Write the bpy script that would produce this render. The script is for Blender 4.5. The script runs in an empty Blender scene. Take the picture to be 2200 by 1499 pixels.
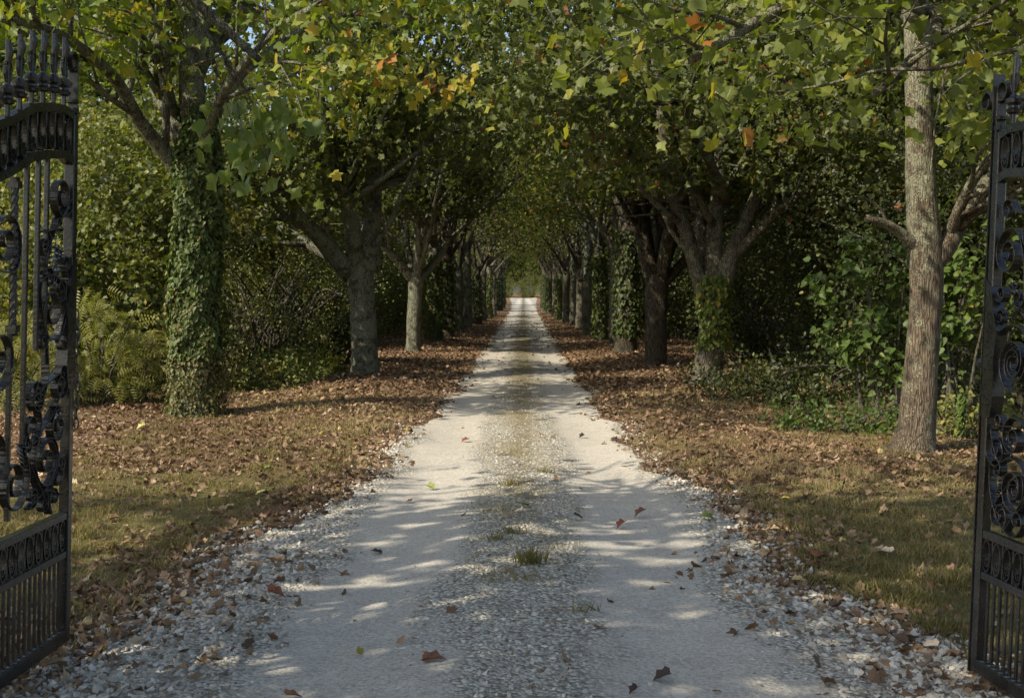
import bpy, math, random
import numpy as np
from mathutils import Vector, Matrix
C = bpy.context.scene
COL = C.collection
R = math.radians
# ------------------------------------------------------------------ camera, sky, sun, exposure
CAMH, F, VX, VY = 1.6, 2600.0, 1125.0, 624.0
cam = bpy.data.cameras.new('camera'); camo = bpy.data.objects.new('camera', cam); COL.objects.link(camo)
camo.location = (0, 0, CAMH); camo.rotation_euler = (R(90), 0, 0)
cam.sensor_width = 36.0; cam.lens = F / 2200.0 * 36.0
cam.shift_x = -(VX - 1100.0) / 2200.0; cam.shift_y = -(749.5 - VY) / 2200.0
cam.clip_start = 0.05; cam.clip_end = 3000
C.camera = camo
SUN_EL, SUN_DIR = 40.0, 36.0          # light travels towards (cos35, sin35) in plan
w = bpy.data.worlds.new('World'); C.world = w; w.use_nodes = True
nt = w.node_tree; bg = nt.nodes['Background']
sky = nt.nodes.new('ShaderNodeTexSky'); sky.sky_type = 'NISHITA'; sky.sun_disc = False
sky.sun_elevation = R(SUN_EL)
sx, sy = -math.cos(R(SUN_DIR)), -math.sin(R(SUN_DIR))       # direction to the sun in plan
sky.sun_rotation = math.atan2(sx, sy)
sky.air_density = 1.0; sky.dust_density = 2.2
nt.links.new(sky.outputs[0], bg.inputs['Color']); bg.inputs['Strength'].default_value = 0.148
sl = bpy.data.lights.new('sun', 'SUN'); sl.energy = 4.4; sl.angle = R(0.53); sl.color = (1.0, 0.91, 0.76)
so = bpy.data.objects.new('sun', sl); COL.objects.link(so)
ldir = Vector((-sx * math.cos(R(SUN_EL)), -sy * math.cos(R(SUN_EL)), -math.sin(R(SUN_EL))))
so.rotation_euler = ldir.to_track_quat('-Z', 'Y').to_euler()
C.view_settings.view_transform = 'Standard'; C.view_settings.look = 'None'
C.view_settings.gamma = 1.0; C.view_settings.use_curve_mapping = False
C.view_settings.exposure = 0.48
C.cycles.max_bounces = 6; C.cycles.diffuse_bounces = 3; C.cycles.glossy_bounces = 2
C.cycles.transmission_bounces = 4; C.cycles.caustics_reflective = False; C.cycles.caustics_refractive = False
C.cycles.sample_clamp_indirect = 4.0

# ------------------------------------------------------------------ helpers
def U(x, y, Y):
    "photo pixel (2200 wide) at distance Y -> world point"
    return Vector(((x - VX) / F * Y, Y, CAMH - (y - VY) / F * Y))

def sstep(a, b, x):
    t = np.clip((np.asarray(x, float) - a) / (b - a), 0, 1); return t * t * (3 - 2 * t)

def gz(x, y):
    x = np.asarray(x, float); y = np.asarray(y, float)
    z = 0.018 * np.sin(x * 1.7 + y * .31) + 0.014 * np.sin(x * .9 - y * .83 + 1.3) + 0.009 * np.sin(x * 3.1 + y * 1.9)
    z = z + 0.07 * np.exp(-((np.abs(x) - 2.9) / .9) ** 2) * sstep(10, 20, y)          # low banks under the rows
    z = z - 0.55 * sstep(5.0, 8.0, x) * sstep(6, 12, y) - 0.25 * sstep(6.5, 9.0, -x) * sstep(6, 12, y)
    z = z - 0.028 * (np.exp(-((x + .78) / .36) ** 2) + np.exp(-((x - .72) / .36) ** 2))
    return z

_EY = [2, 5.2, 7.2, 9.4, 12.8, 18.4, 33, 60, 110, 160, 262]
_EL = [-2.5, -2.0, -1.8, -1.42, -1.27, -1.16, -1.12, -1.1, -1.2, -1.7, -3.0]
_ER = [2.3, 1.85, 1.5, 1.43, 1.12, 1.03, 1.03, 1.05, 1.2, 1.7, 3.0]
def wob(y, k):
    return .07 * np.sin(y * 1.3 + k) + .05 * np.sin(y * 2.9 + 2 * k) + .035 * np.sin(y * 6.1 + k * 3)
def edgeL(y): return np.interp(y, _EY, _EL) + wob(y, .4)
def edgeR(y): return np.interp(y, _EY, _ER) + wob(y, 2.1)
def trackm(x, y):
    "1 in the two wheel tracks"
    hw = .38 + .04 * np.sin(y * .9) + .035 * np.sin(y * 3.1 + x * 4)
    a = 1 - sstep(hw - .22, hw + .16, np.abs(x + .79 + .06 * np.sin(y * .5) + .03 * np.sin(y * 2.3)))
    b = 1 - sstep(hw - .22, hw + .16, np.abs(x - .73 + .06 * np.sin(y * .43) + .03 * np.sin(y * 1.9 + 1)))
    near = 1 - sstep(4.0, 7.5, y)
    c = (1 - sstep(.3, .62, np.abs(x + .72))) * near
    d = (1 - sstep(.3, .66, np.abs(x - .76))) * near
    return np.maximum(np.maximum(a, b), np.maximum(c, d))

def midm(x, y):
    e = np.minimum(x - edgeL(y), edgeR(y) - x)
    return np.exp(-((x + .03) / .22) ** 2) * sstep(6, 10, y) * .75 + (1 - sstep(0, .22, e)) * .5 * sstep(9, 15, y) + .33 * sstep(14, 26, y)

def link(o, parent=None):
    COL.objects.link(o)
    if parent is not None: o.parent = parent
    return o
def tag(o, label=None, cat=None, group=None, kind=None):
    if label: o['label'] = label
    if cat: o['category'] = cat
    if group: o['group'] = group
    if kind: o['kind'] = kind
    return o
def empty(name, loc=(0, 0, 0), rot=(0, 0, 0)):
    o = bpy.data.objects.new(name, None); o.location = loc; o.rotation_euler = rot; o.empty_display_size = .2
    return link(o)

def np_mesh(name, V, loops, sizes, mat, parent=None, attr=None, smooth=False, mats=None, midx=None):
    "mesh from flat arrays; attr: per-face floats called lv"
    me = bpy.data.meshes.new(name)
    V = np.ascontiguousarray(V, np.float32); loops = np.ascontiguousarray(loops, np.int32).ravel(); sizes = np.ascontiguousarray(sizes, np.int32)
    me.vertices.add(len(V)); me.vertices.foreach_set('co', V.ravel())
    me.loops.add(len(loops)); me.loops.foreach_set('vertex_index', loops)
    me.polygons.add(len(sizes))
    st = np.concatenate([[0], np.cumsum(sizes)[:-1]]).astype(np.int32)
    me.polygons.foreach_set('loop_start', st)
    try: me.polygons.foreach_set('loop_total', sizes)
    except Exception: pass
    me.update(calc_edges=True)
    me.polygons.foreach_set('use_smooth', np.full(len(sizes), bool(smooth)))
    if attr is not None:
        a = me.attributes.new('lv', 'FLOAT', 'FACE'); a.data.foreach_set('value', np.ascontiguousarray(attr, np.float32))
    me.materials.append(mat)
    o = bpy.data.objects.new(name, me)
    return link(o, parent)

class MB:
    def __init__(s): s.v = []; s.f = []; s.n = 0
    def add(s, V, faces):
        V = np.asarray(V, float); s.v.append(V)
        for f in faces: s.f.append([i + s.n for i in f])
        s.n += len(V)
    def box(s, c, d, rot=None):
        c = np.array(c, float); d = np.array(d, float) / 2
        V = np.array([[x, y, z] for z in (-1, 1) for y in (-1, 1) for x in (-1, 1)]) * d
        if rot is not None: V = V @ np.array(rot).T
        s.add(V + c, [(0, 2, 3, 1), (4, 5, 7, 6), (0, 1, 5, 4), (2, 6, 7, 3), (0, 4, 6, 2), (1, 3, 7, 5)])
    def bevbox(s, c, d, b=.002, axis=2):
        "long bar with chamfered long edges along axis"
        ax = [0, 1, 2]; ax.remove(axis); i, j = ax
        hx, hy, hz = d[i] / 2, d[j] / 2, d[axis] / 2
        prof = [(-hx + b, -hy), (hx - b, -hy), (hx, -hy + b), (hx, hy - b), (hx - b, hy), (-hx + b, hy), (-hx, hy - b), (-hx, -hy + b)]
        V = []
        for t in (-hz, hz):
            for p in prof:
                q = [0, 0, 0]; q[i] = p[0] + c[i]; q[j] = p[1] + c[j]; q[axis] = t + c[axis]; V.append(q)
        n = 8
        s.add(V, [tuple(range(n))[::-1], tuple(range(n, 2 * n))] + [(k, (k + 1) % n, n + (k + 1) % n, n + k) for k in range(n)])
    def tube(s, P, r, sides=8, cap=True, noise=0, seed=0, flat=1.0):
        P = np.asarray(P, float); n = len(P); r = np.broadcast_to(np.asarray(r, float), (n,))
        T = np.gradient(P, axis=0); T /= np.linalg.norm(T, axis=1)[:, None] + 1e-9
        ref = np.array([1., 0, 0]) if abs(T[0][0]) < .8 else np.array([0, 1., 0])
        a = np.cross(T[0], ref); a /= np.linalg.norm(a)
        ang = np.linspace(0, 2 * math.pi, sides, endpoint=False); V = []
        for k in range(n):
            a = a - T[k] * np.dot(a, T[k]); a /= np.linalg.norm(a) + 1e-9; b = np.cross(T[k], a)
            rr = r[k]
            if noise:
                rr = rr * (1 + noise * (np.sin(ang * 3 + seed + k * .35) * .5 + np.sin(ang * 5 + seed * 2 - k * .5) * .3 + np.sin(ang * 2 + k * .9 + seed) * .4))
            rr = np.broadcast_to(rr, (sides,))
            V.append(P[k] + (np.cos(ang) * rr)[:, None] * a + (np.sin(ang) * rr * flat)[:, None] * b)
        V = np.concatenate(V)
        F_ = [(k * sides + i, k * sides + (i + 1) % sides, (k + 1) * sides + (i + 1) % sides, (k + 1) * sides + i) for k in range(n - 1) for i in range(sides)]
        if cap: F_ += [tuple(range(sides))[::-1], tuple(range((n - 1) * sides, n * sides))]
        s.add(V, F_)
    def lathe(s, prof, sides=14, axis='z', c=(0, 0, 0)):
        ang = np.linspace(0, 2 * math.pi, sides, endpoint=False); V = []
        for (t, r) in prof:
            for a in ang:
                if axis == 'z': V.append((c[0] + r * math.cos(a), c[1] + r * math.sin(a), c[2] + t))
                else: V.append((c[0] + t, c[1] + r * math.cos(a), c[2] + r * math.sin(a)))
        n = len(prof)
        F_ = [(k * sides + i, k * sides + (i + 1) % sides, (k + 1) * sides + (i + 1) % sides, (k + 1) * sides + i) for k in range(n - 1) for i in range(sides)]
        F_ += [tuple(range(sides))[::-1], tuple(range((n - 1) * sides, n * sides))]
        s.add(V, F_)
    def ribbon(s, P, w=.032, t=.006, y0=0.0):
        "flat bar bent in the x-z plane; w across (y), t thick"
        P = np.asarray(P, float); n = len(P)
        T = np.gradient(P, axis=0); T /= np.linalg.norm(T, axis=1)[:, None] + 1e-9
        N = np.stack([-T[:, 1], T[:, 0]], 1)
        ww = np.broadcast_to(np.asarray(w, float), (n,)) / 2
        V = []
        for k in range(n):
            for (a, b) in ((-1, -1), (1, -1), (1, 1), (-1, 1)):
                q = P[k] + N[k] * a * t / 2
                V.append((q[0], y0 + b * ww[k], q[1]))
        F_ = [(k * 4 + i, k * 4 + (i + 1) % 4, (k + 1) * 4 + (i + 1) % 4, (k + 1) * 4 + i) for k in range(n - 1) for i in range(4)]
        F_ += [(3, 2, 1, 0), tuple(range((n - 1) * 4, n * 4))]
        s.add(V, F_)
    def build(s, name, mat, parent=None, smooth=False):
        V = np.concatenate(s.v); loops = np.concatenate([np.array(f) for f in s.f]); sizes = [len(f) for f in s.f]
        o = np_mesh(name, V, loops, sizes, mat, parent, smooth=smooth)
        o.data.validate()
        return o

def smooth_path(P, n=None, r=None):
    P = [np.array(p, float) for p in P]; out = []; ro = []
    m = n or 5
    for i in range(len(P) - 1):
        p0 = P[max(i - 1, 0)]; p1 = P[i]; p2 = P[i + 1]; p3 = P[min(i + 2, len(P) - 1)]
        for k in range(m):
            t = k / m
            out.append(.5 * ((2 * p1) + (-p0 + p2) * t + (2 * p0 - 5 * p1 + 4 * p2 - p3) * t * t + (-p0 + 3 * p1 - 3 * p2 + p3) * t ** 3))
            if r is not None: ro.append(r[i] * (1 - t) + r[i + 1] * t)
    out.append(P[-1])
    if r is not None: ro.append(r[-1]); return np.array(out), np.array(ro)
    return np.array(out)

# ------------------------------------------------------------------ materials
class NT:
    def __init__(s, name):
        s.m = bpy.data.materials.new(name); s.m.use_nodes = True; s.t = s.m.node_tree
        s.b = s.t.nodes['Principled BSDF']; s.out = s.t.nodes['Material Output']
    def n(s, typ, **kw):
        x = s.t.nodes.new(typ)
        for k, v in kw.items():
            if k == 'ins':
                for a, b in v.items(): x.inputs[a].default_value = b
            else: setattr(x, k, v)
        return x
    def l(s, a, b): s.t.links.new(a, b)
    def tc(s): return s.n('ShaderNodeTexCoord').outputs['Object']
    def pos(s): return s.n('ShaderNodeNewGeometry').outputs['Position']
    def mapp(s, v, sc=(1, 1, 1)):
        m = s.n('ShaderNodeMapping'); m.inputs['Scale'].default_value = sc; s.l(v, m.inputs['Vector']); return m.outputs[0]
    def noise(s, v, sc, det=4, rough=.6):
        x = s.n('ShaderNodeTexNoise', ins={'Scale': sc, 'Detail': det, 'Roughness': rough}); s.l(v, x.inputs['Vector']); return x.outputs['Fac']
    def voro(s, v, sc, feat='F1', out='Distance', rnd=1.0):
        x = s.n('ShaderNodeTexVoronoi', feature=feat, ins={'Scale': sc, 'Randomness': rnd}); s.l(v, x.inputs['Vector']); return x.outputs[out]
    def ramp(s, fac, stops, interp='LINEAR'):
        x = s.n('ShaderNodeValToRGB'); cr = x.color_ramp; cr.interpolation = interp
        while len(cr.elements) < len(stops): cr.elements.new(.5)
        for e, (p, c) in zip(cr.elements, stops):
            e.position = p; e.color = (*c, 1) if len(c) == 3 else c
        s.l(fac, x.inputs['Fac']); return x.outputs['Color']
    def fr(s, fac, stops): return s.ramp(fac, [(p, (v, v, v)) for p, v in stops])
    def mix(s, f, a, b):
        x = s.n('ShaderNodeMix', data_type='RGBA')
        for v, i in ((f, 0), (a, 6), (b, 7)):
            if isinstance(v, (int, float)): x.inputs[i].default_value = v
            elif isinstance(v, tuple): x.inputs[i].default_value = (*v, 1)
            else: s.l(v, x.inputs[i])
        return x.outputs[2]
    def math(s, op, a, b=0.0, c=None):
        x = s.n('ShaderNodeMath', operation=op)
        for i, v in enumerate((a, b, c)):
            if v is None: continue
            if isinstance(v, (int, float)): x.inputs[i].default_value = v
            else: s.l(v, x.inputs[i])
        return x.outputs[0]
    def bump(s, h, dist=.01, st=1.0, prev=None):
        x = s.n('ShaderNodeBump', ins={'Strength': st, 'Distance': dist}); s.l(h, x.inputs['Height'])
        if prev is not None: s.l(prev, x.inputs['Normal'])
        return x.outputs[0]
    def attr(s, name): return s.n('ShaderNodeAttribute', attribute_name=name).outputs['Fac']

def leaf_mat(name, stops, tr=.38, rough=.48, trs=(1.5, 1.6, .6)):
    k = NT(name); a = k.attr('lv')
    col = k.ramp(a, stops)
    v = k.noise(k.tc(), 26, 2)
    col = k.mix(k.fr(v, [(.3, .0), (.7, .35)]), col, k.mix(.5, col, (.12, .10, .03)))
    k.l(col, k.b.inputs['Base Color']); k.b.inputs['Roughness'].default_value = rough
    k.b.inputs['Specular IOR Level'].default_value = .35
    t = k.n('ShaderNodeBsdfTranslucent')
    g = k.n('ShaderNodeMix', data_type='RGBA', blend_type='MULTIPLY'); g.inputs[0].default_value = 1
    k.l(col, g.inputs[6]); g.inputs[7].default_value = (*trs, 1); k.l(g.outputs[2], t.inputs['Color'])
    ms = k.n('ShaderNodeMixShader'); ms.inputs[0].default_value = tr
    k.l(k.b.outputs[0], ms.inputs[1]); k.l(t.outputs[0], ms.inputs[2]); k.l(ms.outputs[0], k.out.inputs['Surface'])
    return k.m
BR = (.23, .09, .03)
M = {}
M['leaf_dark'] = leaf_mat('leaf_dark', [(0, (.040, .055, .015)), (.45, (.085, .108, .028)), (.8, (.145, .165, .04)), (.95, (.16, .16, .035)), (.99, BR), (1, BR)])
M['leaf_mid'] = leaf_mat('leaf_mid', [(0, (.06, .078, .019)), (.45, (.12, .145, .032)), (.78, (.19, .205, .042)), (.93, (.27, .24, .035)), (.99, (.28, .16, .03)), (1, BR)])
M['leaf_yel'] = leaf_mat('leaf_yel', [(0, (.060, .095, .016)), (.4, (.12, .17, .025)), (.72, (.21, .24, .03)), (.86, (.36, .31, .035)), (.97, (.45, .30, .03)), (1, (.40, .17, .03))])
M['leaf_big'] = leaf_mat('leaf_big', [(0, (.085, .11, .026)), (.5, (.16, .195, .04)), (.82, (.25, .27, .05)), (.94, (.38, .34, .045)), (.992, (.40, .26, .035)), (1, (.36, .14, .03))], tr=.42)
M['ivy'] = leaf_mat('ivy_leaf', [(0, (.035, .055, .014)), (.6, (.075, .115, .028)), (.9, (.12, .165, .04)), (1, (.22, .19, .06))], tr=.25, rough=.5)
M['ivy_dry'] = leaf_mat('ivy_dry', [(0, (.05, .06, .02)), (.4, (.11, .12, .035)), (.75, (.19, .15, .06)), (1, (.26, .17, .08))], tr=.2)
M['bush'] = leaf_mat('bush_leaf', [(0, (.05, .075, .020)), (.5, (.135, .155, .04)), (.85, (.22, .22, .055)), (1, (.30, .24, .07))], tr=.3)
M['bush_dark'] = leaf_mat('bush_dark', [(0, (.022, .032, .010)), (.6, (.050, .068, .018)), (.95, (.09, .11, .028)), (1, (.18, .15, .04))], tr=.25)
M['bush_yel'] = leaf_mat('bush_yellow', [(0, (.12, .135, .03)), (.5, (.23, .225, .05)), (.85, (.33, .28, .07)), (1, (.40, .28, .08))], tr=.35)
M['linden'] = leaf_mat('linden_leaf', [(0, (.055, .095, .020)), (.6, (.10, .155, .030)), (.92, (.16, .20, .035)), (1, (.32, .26, .04))], tr=.35)
M['grass'] = leaf_mat('grass_blade', [(0, (.095, .09, .028)), (.4, (.19, .165, .06)), (.75, (.32, .26, .12)), (1, (.46, .37, .21))], tr=.3, rough=.6)
M['dead'] = leaf_mat('dead_leaf', [(0, (.065, .04, .024)), (.3, (.145, .09, .052)), (.6, (.245, .155, .09)), (.85, (.41, .28, .165)), (.955, (.52, .41, .27)), (.975, (.40, .30, .05)), (1, (.30, .27, .05))], tr=.12, rough=.7, trs=(1.2, .9, .5))

def bark_mat(name, base, lich, amt, groove=1.0, zmix=None):
    k = NT(name); p = k.pos()
    s1 = k.mapp(p, (14, 14, 2.6)); n1 = k.noise(s1, 2.2, 8, .65)
    v1 = k.voro(k.mapp(p, (22, 22, 2.6)), 2.1, 'DISTANCE_TO_EDGE')
    c = k.ramp(n1, [(.25, tuple(x * .35 for x in base)), (.5, base), (.75, tuple(x * 1.55 for x in base))])
    c = k.mix(k.fr(v1, [(0, .7 * groove), (.12, 0)]), c, tuple(x * .3 for x in base))
    l = k.noise(p, 7, 8, .72); l2 = k.noise(p, 60, 3, .6); l3 = k.noise(p, 1.6, 3)
    m = k.math('ADD', l, k.math('MULTIPLY', k.math('SUBTRACT', l2, .5), .45)); m = k.math('ADD', m, k.math('MULTIPLY', k.math('SUBTRACT', l3, .5), .5))
    if zmix:
        sz = k.n('ShaderNodeSeparateXYZ'); k.l(p, sz.inputs[0]); mr = k.n('ShaderNodeMapRange', ins={'From Min': zmix[0], 'From Max': zmix[1], 'To Min': -.12, 'To Max': .07}); k.l(sz.outputs[2], mr.inputs[0]); m = k.math('ADD', m, mr.outputs[0])
    mf = k.fr(m, [(.62 - amt * .4, 0), (.70 - amt * .4, 1)])
    c = k.mix(mf, c, k.ramp(l2, [(.3, tuple(x * .6 for x in lich)), (.7, lich)]))
    c = k.mix(k.fr(k.noise(p, 3.1, 6, .7), [(.55, 0), (.68, .75)]), c, (.035, .034, .026))
    k.l(c, k.b.inputs['Base Color']); k.b.inputs['Roughness'].default_value = .9
    k.b.inputs['Specular IOR Level'].default_value = .15
    b1 = k.bump(k.math('ADD', n1, k.fr(v1, [(0, 0), (.2, .5 * groove)])), .05, 1.0)
    k.l(k.bump(k.math('MULTIPLY', l2, mf), .012, .8, b1), k.b.inputs['Normal'])
    return k.m
M['bark'] = bark_mat('bark_grey', (.17, .145, .105), (.29, .285, .20), .35)
M['bark_lichen'] = bark_mat('bark_lichen', (.14, .118, .088), (.31, .32, .22), .52)
M['bark_brown'] = bark_mat('bark_brown', (.22, .165, .115), (.28, .28, .20), .12, 1.4)
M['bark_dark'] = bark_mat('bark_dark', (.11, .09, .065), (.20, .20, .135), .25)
M['bark_tall'] = bark_mat('bark_brown_foot', (.185, .145, .10), (.36, .35, .235), .44, .8, (.6, 4.2))
M['twig'] = bark_mat('twig_bark', (.16, .135, .10), (.24, .24, .18), .3)

def metal_mat(name='black_gate_paint', rip=.0):
    k = NT(name); p = k.tc()
    n = k.noise(p, 9, 5); f = k.noise(p, 160, 2, .7)
    c = k.ramp(n, [(.3, (.009, .009, .009)), (.6, (.017, .016, .015)), (.8, (.032, .029, .026))])
    c = k.mix(k.fr(f, [(.64, 0), (.72, .7)]), c, (.17, .16, .145))
    c = k.mix(k.fr(k.noise(p, 22, 6, .75), [(.60, 0), (.70, .6)]), c, (.075, .052, .036))
    k.l(c, k.b.inputs['Base Color']); k.l(k.fr(n, [(.3, .18), (.75, .36)]), k.b.inputs['Roughness'])
    k.b.inputs['Specular IOR Level'].default_value = .65
    wv = k.n('ShaderNodeTexWave', bands_direction='Z', ins={'Scale': 16.0, 'Distortion': 2.5, 'Detail': 2.0}); k.l(p, wv.inputs['Vector'])
    b = k.bump(wv.outputs['Fac'], .002, rip); k.l(k.bump(k.noise(p, 70, 3), .002, .6, b), k.b.inputs['Normal'])
    return k.m
M['metal'] = metal_mat(); M['hammered'] = metal_mat('hammered_gate_iron', .55)
def worn_mat():
    k = NT('worn_gate_metal'); p = k.tc()
    c = k.ramp(k.noise(p, 40, 4), [(.3, (.03, .028, .026)), (.7, (.12, .11, .095))])
    k.l(c, k.b.inputs['Base Color']); k.b.inputs['Metallic'].default_value = .6; k.b.inputs['Roughness'].default_value = .35
    return k.m
M['worn'] = worn_mat()

def road_mat():
    k = NT('limestone_gravel'); p = k.pos()
    t = k.attr('trk')
    nz = k.noise(p, 2.6, 6, .7); n2 = k.noise(p, 14, 5, .65); n3 = k.noise(p, 90, 3, .6)
    tm = k.math('ADD', t, k.math('MULTIPLY', k.math('SUBTRACT', nz, .5), 1.7))
    tm = k.math('ADD', tm, k.math('MULTIPLY', k.math('SUBTRACT', n2, .5), .6))
    tm = k.fr(tm, [(.3, 0), (.8, 1)])
    pv = k.n('ShaderNodeVectorMath', operation='ADD'); k.l(p, pv.inputs[0])
    nv = k.n('ShaderNodeTexNoise', ins={'Scale': 30.0}); k.l(p, nv.inputs['Vector'])
    sc = k.n('ShaderNodeVectorMath', operation='SCALE'); k.l(nv.outputs['Color'], sc.inputs[0]); sc.inputs['Scale'].default_value = .02
    k.l(sc.outputs[0], pv.inputs[1]); q = pv.outputs[0]
    vd = k.voro(q, 46); vc = k.voro(q, 46, 'F1', 'Color'); ve = k.voro(q, 110)
    bw = k.n('ShaderNodeRGBToBW'); k.l(vc, bw.inputs[0])
    grav = k.ramp(bw.outputs[0], [(.1, (.28, .26, .21)), (.4, (.46, .43, .36)), (.8, (.64, .61, .52))])
    grav = k.mix(k.fr(vd, [(.35, 0), (.75, .8)]), grav, (.17, .15, .11))
    grav = k.mix(k.fr(nz, [(.5, 0), (.72, .55)]), grav, (.16, .135, .085))
    dust = k.ramp(k.noise(p, 3.5, 8, .75), [(.25, (.37, .335, .27)), (.55, (.50, .46, .38)), (.8, (.58, .54, .455))])
    dust = k.mix(k.fr(k.voro(q, 75), [(.25, 0), (.5, .55)]), dust, k.ramp(k.noise(p, 50, 2), [(.35, (.24, .215, .17)), (.6, (.62, .58, .50))]))
    dust = k.mix(k.fr(n2, [(.52, 0), (.66, .45)]), dust, (.30, .265, .205))
    dust = k.mix(k.fr(n3, [(.60, 0), (.70, .6)]), dust, (.26, .24, .20))
    far = k.fr(k.n('ShaderNodeSeparateXYZ').outputs[1], [(0, 0), (1, 0)])
    c = k.mix(tm, grav, dust)
    md = k.math('ADD', k.attr('mid'), k.math('MULTIPLY', k.math('SUBTRACT', n2, .5), 1.6))
    md = k.math('ADD', md, k.math('MULTIPLY', k.math('SUBTRACT', nz, .5), 1.2))
    c = k.mix(k.fr(md, [(.45, 0), (.95, .8)]), c, k.ramp(n3, [(.35, (.09, .075, .04)), (.65, (.22, .19, .12))]))
    k.l(c, k.b.inputs['Base Color']); k.b.inputs['Roughness'].default_value = .95; k.b.inputs['Specular IOR Level'].default_value = .1
    hg = k.math('SUBTRACT', 1.0, vd); inv = k.math('SUBTRACT', 1.0, tm)
    h = k.math('ADD', k.math('MULTIPLY', k.math('MULTIPLY', hg, inv), 1.0), k.math('MULTIPLY', k.math('ADD', n2, n3), .22))
    h = k.math('ADD', h, k.math('MULTIPLY', ve, -.12))
    k.l(k.bump(h, .018, .9), k.b.inputs['Normal'])
    return k.m
def ground_mat():
    k = NT('verge_soil'); p = k.pos()
    t = k.attr('lit')
    nz = k.noise(p, 1.7, 6, .7); n2 = k.noise(p, 11, 6, .7); n3 = k.noise(p, 55, 4, .7)
    lm = k.fr(k.math('ADD', t, k.math('MULTIPLY', k.math('SUBTRACT', nz, .5), .8)), [(.3, 0), (.7, 1)])
    lit = k.ramp(n3, [(.3, (.08, .048, .028)), (.5, (.17, .105, .06)), (.7, (.29, .19, .115))])
    gr = k.ramp(k.math('ADD', k.math('MULTIPLY', n3, .6), k.math('MULTIPLY', n2, .4)), [(.32, (.075, .065, .028)), (.5, (.16, .14, .06)), (.68, (.27, .22, .11))])
    k.l(k.mix(lm, gr, lit), k.b.inputs['Base Color']); k.b.inputs['Roughness'].default_value = 1; k.b.inputs['Specular IOR Level'].default_value = .05
    k.l(k.bump(k.math('ADD', n3, n2), .03, .9), k.b.inputs['Normal'])
    return k.m
def stone_mat():
    k = NT('limestone_chip'); p = k.pos(); a = k.attr('lv')
    c = k.ramp(a, [(0, (.15, .12, .085)), (.15, (.26, .225, .17)), (.45, (.44, .405, .33)), (1, (.66, .625, .54))])
    c = k.mix(k.fr(k.noise(p, 120, 3), [(.4, 0), (.7, .4)]), c, (.25, .22, .17))
    k.l(c, k.b.inputs['Base Color']); k.b.inputs['Roughness'].default_value = .9; k.b.inputs['Specular IOR Level'].default_value = .15
    return k.m

def litter_at(x, y):
    "how much of the ground the dead leaves hide, 0..1 (the road itself aside)"
    x = np.asarray(x, float); y = np.asarray(y, float)
    n = .5 + .25 * np.sin(x * 2.3 + y * 1.1) + .25 * np.sin(x * 1.1 - y * 1.9 + 2) 
    eL, eR = edgeL(y), edgeR(y)
    dl = eL - x; dr = x - eR
    L = np.maximum(sstep(8.6, 12.0, y) * .93 + .07, (1 - sstep(.2, .7 + .7 * n, dl)) * .95)
    Rr = np.maximum(sstep(8.2, 10.6, y - .25 * dr) * .93 + .07, (1 - sstep(.1, .5 + .5 * n, dr)) * .9)
    f = np.where(x < 0, L, Rr)
    out = np.maximum(sstep(5.0, 6.5, x), sstep(6.0, 8.0, -x))
    f = f * (1 - .8 * out) * (.55 + .45 * n)
    return np.clip(f, 0, 1)

# ------------------------------------------------------------------ the ground sheet and the drive
def grid_mesh(name, X, Y, Zf, mat, attrs):
    gx, gy = np.meshgrid(X, Y) if X.ndim == 1 else (X, Y)
    V = np.stack([gx, gy, Zf(gx, gy)], -1).reshape(-1, 3)
    ny, nx = gx.shape
    i = (np.arange(ny - 1)[:, None] * nx + np.arange(nx - 1)[None]).ravel()
    loops = np.stack([i, i + 1, i + nx + 1, i + nx], 1)
    o = np_mesh(name, V, loops, np.full(len(loops), 4), mat, smooth=True)
    for an, fn in attrs.items():
        a = o.data.attributes.new(an, 'FLOAT', 'POINT'); a.data.foreach_set('value', np.ascontiguousarray(fn(V[:, 0], V[:, 1]), np.float32))
    return o
def ease(lo, hi, n): return list(lo + (hi - lo) * (np.linspace(0, 1, n) ** 2.5))
GX = np.array([-x for x in ease(8.2, 600, 24)[::-1]] + list(np.arange(-8, 8.01, .11)) + ease(8.2, 600, 24))
GY = np.array([-x for x in ease(0, 300, 16)[::-1]][:-1] + list(np.arange(0, 30, .16)) + list(np.arange(30, 80, .8)) + ease(80, 1500, 40))
def inside(x, y):
    d = np.minimum(x - edgeL(y), edgeR(y) - x); return sstep(.02, .22, d)
g = grid_mesh('ground', GX, GY, lambda x, y: gz(x, y) - .04 * inside(x, y), ground_mat(), {'lit': litter_at}); tag(g, kind='structure')
ry = np.concatenate([np.arange(-4, 16, .07), np.arange(16, 60, .4), np.arange(60, 262, 3)])
uu = np.linspace(0, 1, 72)
EY2 = np.repeat(ry[:, None], 72, 1); EX2 = edgeL(EY2) + (edgeR(EY2) - edgeL(EY2)) * uu[None]
EX2[:, 0] += .05 * np.sin(ry * 17) ; EX2[:, -1] += .05 * np.sin(ry * 15 + 1)
g = grid_mesh('gravel_drive', EX2, EY2, lambda x, y: gz(x, y) + .006 - .016 * (1 - sstep(0, .10, np.minimum(x - edgeL(y), edgeR(y) - x))), road_mat(), {'trk': trackm, 'mid': midm}); tag(g, kind='structure')

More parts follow.
